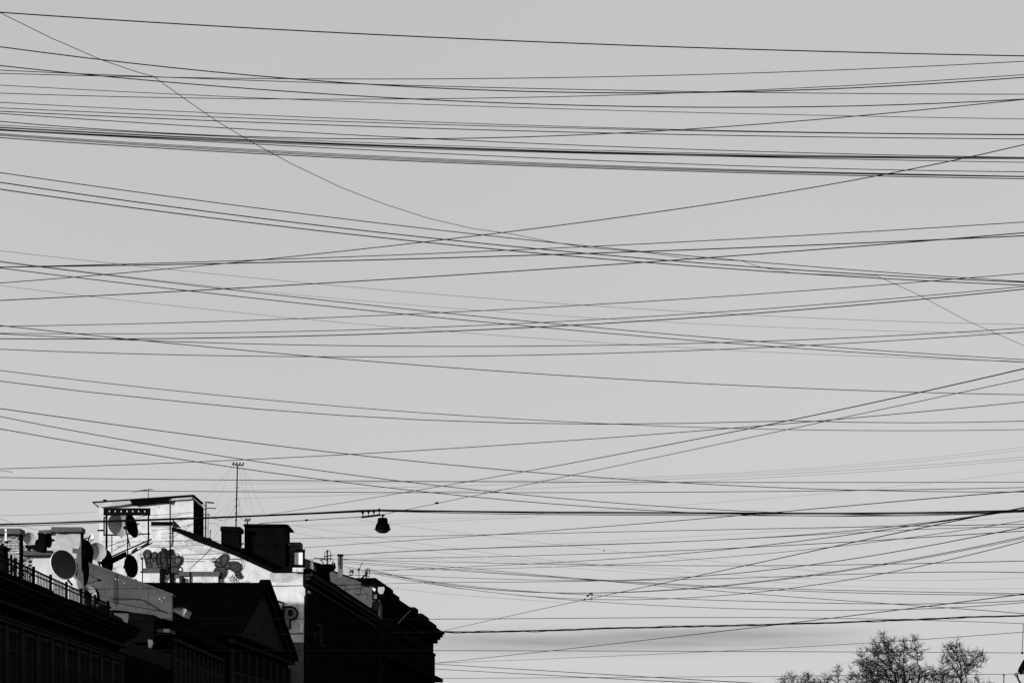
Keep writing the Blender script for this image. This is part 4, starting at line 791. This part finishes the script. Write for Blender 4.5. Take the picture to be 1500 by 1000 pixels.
for lab, w_, pts in (('very faint far wire falling from the cabin to the tangle, first', .3, [(435, 770), (545, 786), (675, 803), (790, 819), (900, 828)]), ('very faint far wire falling from the cabin to the tangle, second', .3, [(519, 760), (650, 777), (720, 786), (816, 798), (910, 807), (985, 815), (1081, 826), (1225, 838)]),
        ('very faint far wire falling from the cabin to the tangle, third', .25, [(423, 779), (550, 797), (675, 812), (800, 822), (1000, 833)]), ('very faint far wire rising past the lamp', .25, [(423, 770), (545, 767.5), (675, 761.8), (790, 756)]),
        ('very faint far wire below the tangle by the corner house', .3, [(560, 858), (650, 869), (740, 876), (822, 881.8)]), ('very faint far wire hanging low in the right tangle', .25, [(545, 812), (925, 833), (1100, 842), (1280, 850), (1500, 845.5)]),
        ('very faint far wire lowest in the right tangle', .25, [(545, 815), (925, 838), (1100, 850), (1300, 860), (1500, 861)]), ('very faint far wire right above the fifth level line', .25, [(500, 812), (925, 790), (1100, 781), (1300, 768), (1500, 757)])):
    wire(lab, w_, pts, YL=230, YR=190, extl=False)

# thick twisted cable: one carrier with strands winding loosely round it
def ripple(x): return .55 * math.sin(x / 21.0) + .4 * math.sin(x / 57.0 + 1)
base = [(190, 929.3), (340, 928.4), (445, 927.4), (560, 926.2), (650, 925), (740, 924.4), (830, 921.8), (925, 919), (1000, 917.2), (1065, 915.6), (1120, 914.2), (1200, 912), (1265, 910), (1330, 907.5), (1400, 904), (1500, 900.6)]
TC = thing('twisted_cable', 'thick black twisted cable low over the street, strands loosely wound', 'cable', P(190, 929, 100))
bx = [b[0] for b in base]; by = [b[1] for b in base]
def strand(amp, ph, w_, seed):
    r = random.Random(seed); pts = []
    for i in range(150):
        x = 190 + i * (1330 / 149); u = (x - 190) / 1310; Y = 100 + 15 * u; loose = amp * (1 + 1.2 * max(0, math.sin(x / 48 + seed * 2)) ** 3)
        y = np.interp(x, bx, by) + (ripple(x) * .6 + loose * math.sin(x / 14.0 + ph)) * (x > 640 or .3)
        q = P(x, y, Y + .05 * math.cos(x / 14.0 + ph)); pts.append(q)
    d = (pts[-1] - pts[-2]).normalized(); pts.append(pts[-1] + d * 14)
    return MB().tube(pts, w_ / F * 105 / 2, 5).build('strand', 'rubber', TC, smooth=True)
strand(.25, 0, 1.9, 1); strand(.8, 2.1, 1.1, 2); strand(.9, 4.2, 1.0, 3)

# ------------------------------------------------------------------ street lamp and insulator rack on the span wire
YLm = 77.0
LM = thing('hanging_street_lamp', 'black bell shaped street lamp hanging from the span wire in the middle of the street', 'lamp', P(560.5, 780.5, YLm))
k_ = YLm / F
prof = [(0, 22.2), (6.2, 22.2), (7.1, 21.2), (7.5, 17), (7.9, 14.4), (9.2, 13.6), (9.9, 12), (11.2, 6.4), (12.2, 5.9), (12.2, 5.3), (10.8, 4.8), (7.5, 1.6), (5.5, .6), (0, .4)]
MB().lathe([(a * k_, b * k_) for a, b in prof[:12]], P(560.5, 780.6, YLm), (0, 0, 1), 28).build('housing', 'lamp', LM, smooth=False)
MB().lathe([(a * k_, b * k_) for a, b in ((10.6, 4.7), (8.8, 2.6), (6.5, .9), (4, .3), (0, .1))], P(560.5, 780.6, YLm), (0, 0, 1), 28).build('lens', 'lens', LM, smooth=True)
MB().lathe([(a * k_, b * k_) for a, b in ((0, -3.8), (.7, -3.6), (1.0, -1), (1.8, -.2), (1.9, .7), (0, .8))], P(560.7, 755.2, YLm), (0, 0, 1), 10).build('hanger', 'iron', LM)
MB().tube([P(558.3, 754.3, YLm), P(563.5, 753.7, YLm)], .03, 6).build('hanger_bar', 'iron', LM)
MB().tube([P(560.7, 753.8, YLm), P(561.2, 752.5, YLm)], .02, 5).build('hook', 'iron', LM)
IR = thing('insulator_rack', 'tilted bar with four black insulators clamping the span cable left of the lamp', 'insulator rack', P(543, 757, YLm))
MB().tube([P(529.2, 757.1, YLm), P(543, 755.6, YLm), P(557.8, 753.6, YLm)], .045, 6).build('bar', 'iron', IR)
insu = [(0, 2.6), (1.3, 2.5), (1.7, 1.3), (1.3, .6), (2.2, .3), (2.2, -.9), (1.3, -1.2), (1.8, -1.7), (1.2, -2.6), (0, -2.7)]
for x, y, yb in ((531.4, 749.7, 756.8), (539.8, 748.6, 755.8), (547.5, 748.3, 755), (555.5, 746.8, 754)):
    MB().lathe([(a * k_, b * k_) for a, b in insu], P(x, y, YLm), (0, 0, 1), 10).build('insulator', 'insul', IR)
    MB().tube([P(x, y, YLm), P(x + .2, yb, YLm)], .018, 5).build('pin', 'iron', IR)
for lab, x, y, Y in (('small dark strain insulator on the lamp wire, left of the lamp', 449, 761.4, 83.3), ('small dark strain insulator on the steep wire, right of the lamp', 639.8, 736.4, 73.6)):
    t = MB().lathe([(0, -.085), (.02, -.075), (.045, -.03), (.045, .03), (.02, .075), (0, .085)], P(x, y, Y), (1, 0, .15), 10).build('strain_insulator', 'insul', smooth=True)
    tag(t, lab, 'insulator')
# clamp on the steep wire: bent fitting with two small pins
YK = 175
CK = thing('wire_clamp', 'small dark forked fitting sitting on the steep wire right of centre', 'clamp', P(862, 877, YK))
MB().tube([P(859.2, 873, YK), P(861.5, 871.8, YK), P(863.6, 870, YK)], [.07, .1, .04], 6).build('arm', 'iron', CK)
MB().tube([P(863.6, 870, YK), P(866.3, 868.4, YK), P(867.6, 870, YK), P(866.9, 873.8, YK)], [.05, .09, .08, .05], 6).build('arm', 'iron', CK)
MB().tube([P(866.9, 873.5, YK), P(866.4, 880, YK)], .012, 4).build('pin', 'iron', CK)
MB().tube([P(856.6, 875.8, YK), P(856.4, 878.6, YK)], .05, 5).build('clip', 'iron', CK); MB().tube([P(864.5, 876.6, YK), P(867.4, 876.2, YK)], .04, 5).build('clip', 'iron', CK)
tag(MB().tube([P(883.9, 807.6, 120), P(885.2, 805.6, 120)], [.02, .045], 5).build('tag', 'iron'), 'tiny dark tag caught on a thin wire high right of the clamp', 'tag')
tag(MB().tube([P(1499, 913, 112), P(1498.2, 934, 112.2), P(1497, 955.5, 112.5)], .02, 5).build('dropper_wire', 'rubber'), 'short vertical dropper between two wires at the right picture edge', 'dropper')
tag(MB().lathe([(0, .09), (.06, .05), (.06, -.05), (0, -.09)], P(1497.4, 955.5, 112.4), (0, 0, 1), 8).build('dropper_clamp', 'iron'), 'round dark clamp at the foot of the vertical dropper at the right edge', 'clamp')

# bracket lamp at the right edge and the post beside it
YQ = 175
PT = thing('street_post', 'thin post with a round knob near the right edge above the bottom', 'post', P(1470.5, 1170, YQ))
MB().tube([P(1470.6, 1172, YQ), P(1470.5, 989, YQ)], .045, 6).build('shaft', 'iron', PT)
MB().lathe([(0, .1), (.08, .06), (.08, -.04), (.03, -.1)], P(1470.6, 988.4, YQ), (0, 0, 1), 10).build('knob', 'iron', PT)
SL = thing('tilted_street_lantern', 'tilted black street lantern on a curved arm at the lower right edge', 'lantern', P(1497, 1100, YQ + 2))
MB().lathe([(0, .0), (.22, .02), (.34, .25), (.5, 1.1), (.42, 1.5), (.1, 1.62), (0, 1.65)], P(1493.5, 985.5, YQ), (.62, 0, .78), 16).build('lantern_body', 'lamp', SL)
for a in (0, 1.6, 3.2): MB().tube([P(1496 + a, 989 - a, YQ - .3), P(1499.5 + a, 981.5 - a, YQ - .55)], .02, 4).build('glazing_bar', 'steel', SL)
MB().tube([P(1491, 985.5, YQ), P(1490.5, 990, YQ), P(1491.8, 995, YQ), P(1496, 1001, YQ), P(1503, 1010, YQ), P(1512, 1030, YQ), P(1516, 1172, YQ)], .085, 7).build('arm', 'iron', SL)
MB().poly([(1484.5, 986.3), (1487, 988.5), (1489, 991.5), (1491.5, 988.5), (1490.5, 984.3)], YQ, .15).build('bracket_plate', 'steel', SL)

# ------------------------------------------------------------------ bare trees
def tree(label, cx, top, rx, ry, Y, seed, n_att=900, lobes=None, trunk_r=.22, lean=0):
    r = np.random.RandomState(seed); s = Y / F
    base_ = P(cx + lean, HOR + CAMZ / s, Y); base_.z = 0
    t = thing('bare_tree', label, 'tree', base_, 'bare trees at the end of the street')
    lob = lobes or [(cx, top + ry, rx, ry)]
    A = []
    per = n_att // len(lob)
    for (lx, ly, lrx, lry) in lob:
        nc = 9; cc = r.normal(size=(nc, 3)); cc /= np.linalg.norm(cc, axis=1)[:, None]; cc *= r.uniform(.25, .95, size=(nc, 1))
        u = cc[r.randint(0, nc, per)] + r.normal(size=(per, 3)) * .2
        bad = np.linalg.norm(u, axis=1) > 1.18; u[bad] *= (1.1 / np.linalg.norm(u[bad], axis=1))[:, None]
        c = P(lx, ly, Y); A.append(np.array([c.x, c.y, c.z]) + u * np.array([lrx * s, min(lrx * s, 3.5), lry * s]))
    A = np.vstack(A)
    nodes = [np.array(base_)]; par = [-1]; step = .34; zmin = A[:, 2].min()
    while nodes[-1][2] < max(zmin - .3, 2.0): nodes.append(nodes[-1] + np.array([r.uniform(-.05, .05), r.uniform(-.05, .05), step])); par.append(len(nodes) - 2)
    for it in range(130):
        Nn = np.array(nodes); d2_ = ((A[:, None, :] - Nn[None]) ** 2).sum(2); near = d2_.argmin(1); dm = np.sqrt(d2_.min(1))
        A = A[dm > .42]; near = near[dm > .42]; dm = dm[dm > .42]
        if len(A) == 0: break
        ok = dm < 3.6 if it > 6 else dm < 99
        if not ok.any(): break
        new = 0
        for i in np.unique(near[ok]):
            v = A[(near == i) & ok] - nodes[i]; v = (v / np.linalg.norm(v, axis=1)[:, None]).mean(0) + r.uniform(-.28, .28, 3)
            l_ = np.linalg.norm(v)
            if l_ < 1e-6: continue
            p = nodes[i] + v / l_ * step
            nodes.append(p); par.append(int(i)); new += 1
        if len(nodes) > 5200: break
    n = len(nodes); ch = [[] for _ in range(n)]
    for i in range(1, n): ch[par[i]].append(i)
    rad = [0.0] * n
    for i in range(n - 1, -1, -1): rad[i] = .018 if not ch[i] else min(trunk_r * 1.4, sum(rad[c] ** 2.35 for c in ch[i]) ** (1 / 2.35))
    k0 = trunk_r / max(rad[0], 1e-6)
    parts = dict(trunk=MB(), limbs=MB(), twigs=MB())
    def chain(i0, first):
        pts = [i0, first]; 
        while ch[pts[-1]]:
            c = max(ch[pts[-1]], key=lambda q: rad[q]); pts.append(c)
        return pts
    stack = [(0, ch[0][0] if ch[0] else 0)]; 
    while stack:
        a, b = stack.pop(); pts = chain(a, b)
        for q in pts[1:]:
            big = max(ch[q], key=lambda z: rad[z]) if ch[q] else None
            for c in ch[q]:
                if c != big: stack.append((q, c))
        R_ = [max(.011, rad[q] * (k0 if rad[q] > .06 else 1)) for q in pts]
        key = 'trunk' if a == 0 else ('limbs' if rad[pts[1]] > .045 else 'twigs')
        if len(pts) > 1: parts[key].tube([nodes[q] for q in pts], [min(x, trunk_r) for x in R_], 6 if key == 'trunk' else (5 if key == 'limbs' else 3), cap=False)
    # fine outer twigs
    tw = MB()
    for i in range(n):
        if rad[i] < .07 and nodes[i][2] > zmin - 1:
            for _ in range(7 if not ch[i] else (6 if r.rand() < .8 else 3)):
                v = np.array([r.normal(), r.normal() * .6, r.normal() * .7 + .45]); v /= np.linalg.norm(v); l_ = r.uniform(.2, .7)
                m_ = nodes[i] + v * l_ * .5 + r.uniform(-.05, .05, 3); e_ = nodes[i] + v * l_ + np.array([0, 0, r.uniform(-.05, .12)])
                tw.tube([nodes[i], m_, e_], [.019, .015, .009], 3, cap=False)
    tr = parts['trunk'].build('trunk', 'bark', t)
    cr_ = parts['limbs'].build('crown', 'bark', t) if parts['limbs'].v else None
    if parts['twigs'].v: parts['twigs'].build('branches', 'bark', t, kind='stuff')
    tw.build('twigs', 'bark', t, kind='stuff')
    return t
tree('broad bare tree, tallest of the crowns at the lower right', 1335, 925, 70, 80, 190, 3, 2700, lobes=[(1300, 953, 34, 28), (1290, 975, 42, 30), (1334, 952, 22, 25), (1335, 985, 46, 34), (1322, 1008, 76, 34), (1290, 1000, 46, 26), (1378, 994, 28, 20), (1312, 990, 30, 30), (1276, 962, 20, 22)], trunk_r=.24)
tree('smaller rounded bare tree just right of the tallest crown', 1410, 945, 40, 50, 182, 8, 900, lobes=[(1402, 962, 26, 22), (1424, 968, 24, 22), (1410, 1010, 40, 30)], trunk_r=.14)
tree('low bare tree furthest left of the crowns, only its top in view', 1165, 981, 40, 50, 195, 13, 700, lobes=[(1152, 1002, 20, 17), (1175, 999, 22, 17), (1196, 1005, 22, 16)], trunk_r=.15)
tree('thin bare tree in the gap left of the tallest crown', 1232, 975, 30, 50, 200, 21, 560, lobes=[(1228, 1000, 20, 22), (1248, 1010, 22, 22)], trunk_r=.12)
tree('sparse low bare tree below the smaller rounded crown at the right', 1455, 985, 25, 40, 186, 34, 200, lobes=[(1446, 1012, 26, 24)], trunk_r=.10)

# ------------------------------------------------------------------ unseen tall house added out of the frame at left to shade the lower walls
CH = thing('shade_blocker_house', 'tall plain unseen house added beyond the left edge to shade the lower walls', 'house', (-37, 108, 0))
MB().box(-88, -37.5, 108, 125, 0, 25.2).build('wall', 'facade', CH)
MB().box(-88.4, -37.1, 107.6, 125.4, 25.203, 25.5).build('roof', 'roof', CH)
facade_parts(CH, (-88, 108), 50.5, .5, 24, (1, 0), 16, ((1.2, 3.6), (5.2, 7.6), (9.2, 11.6), (13.2, 15.6), (17.2, 19.6), (21.2, 23.6)), 1.2)
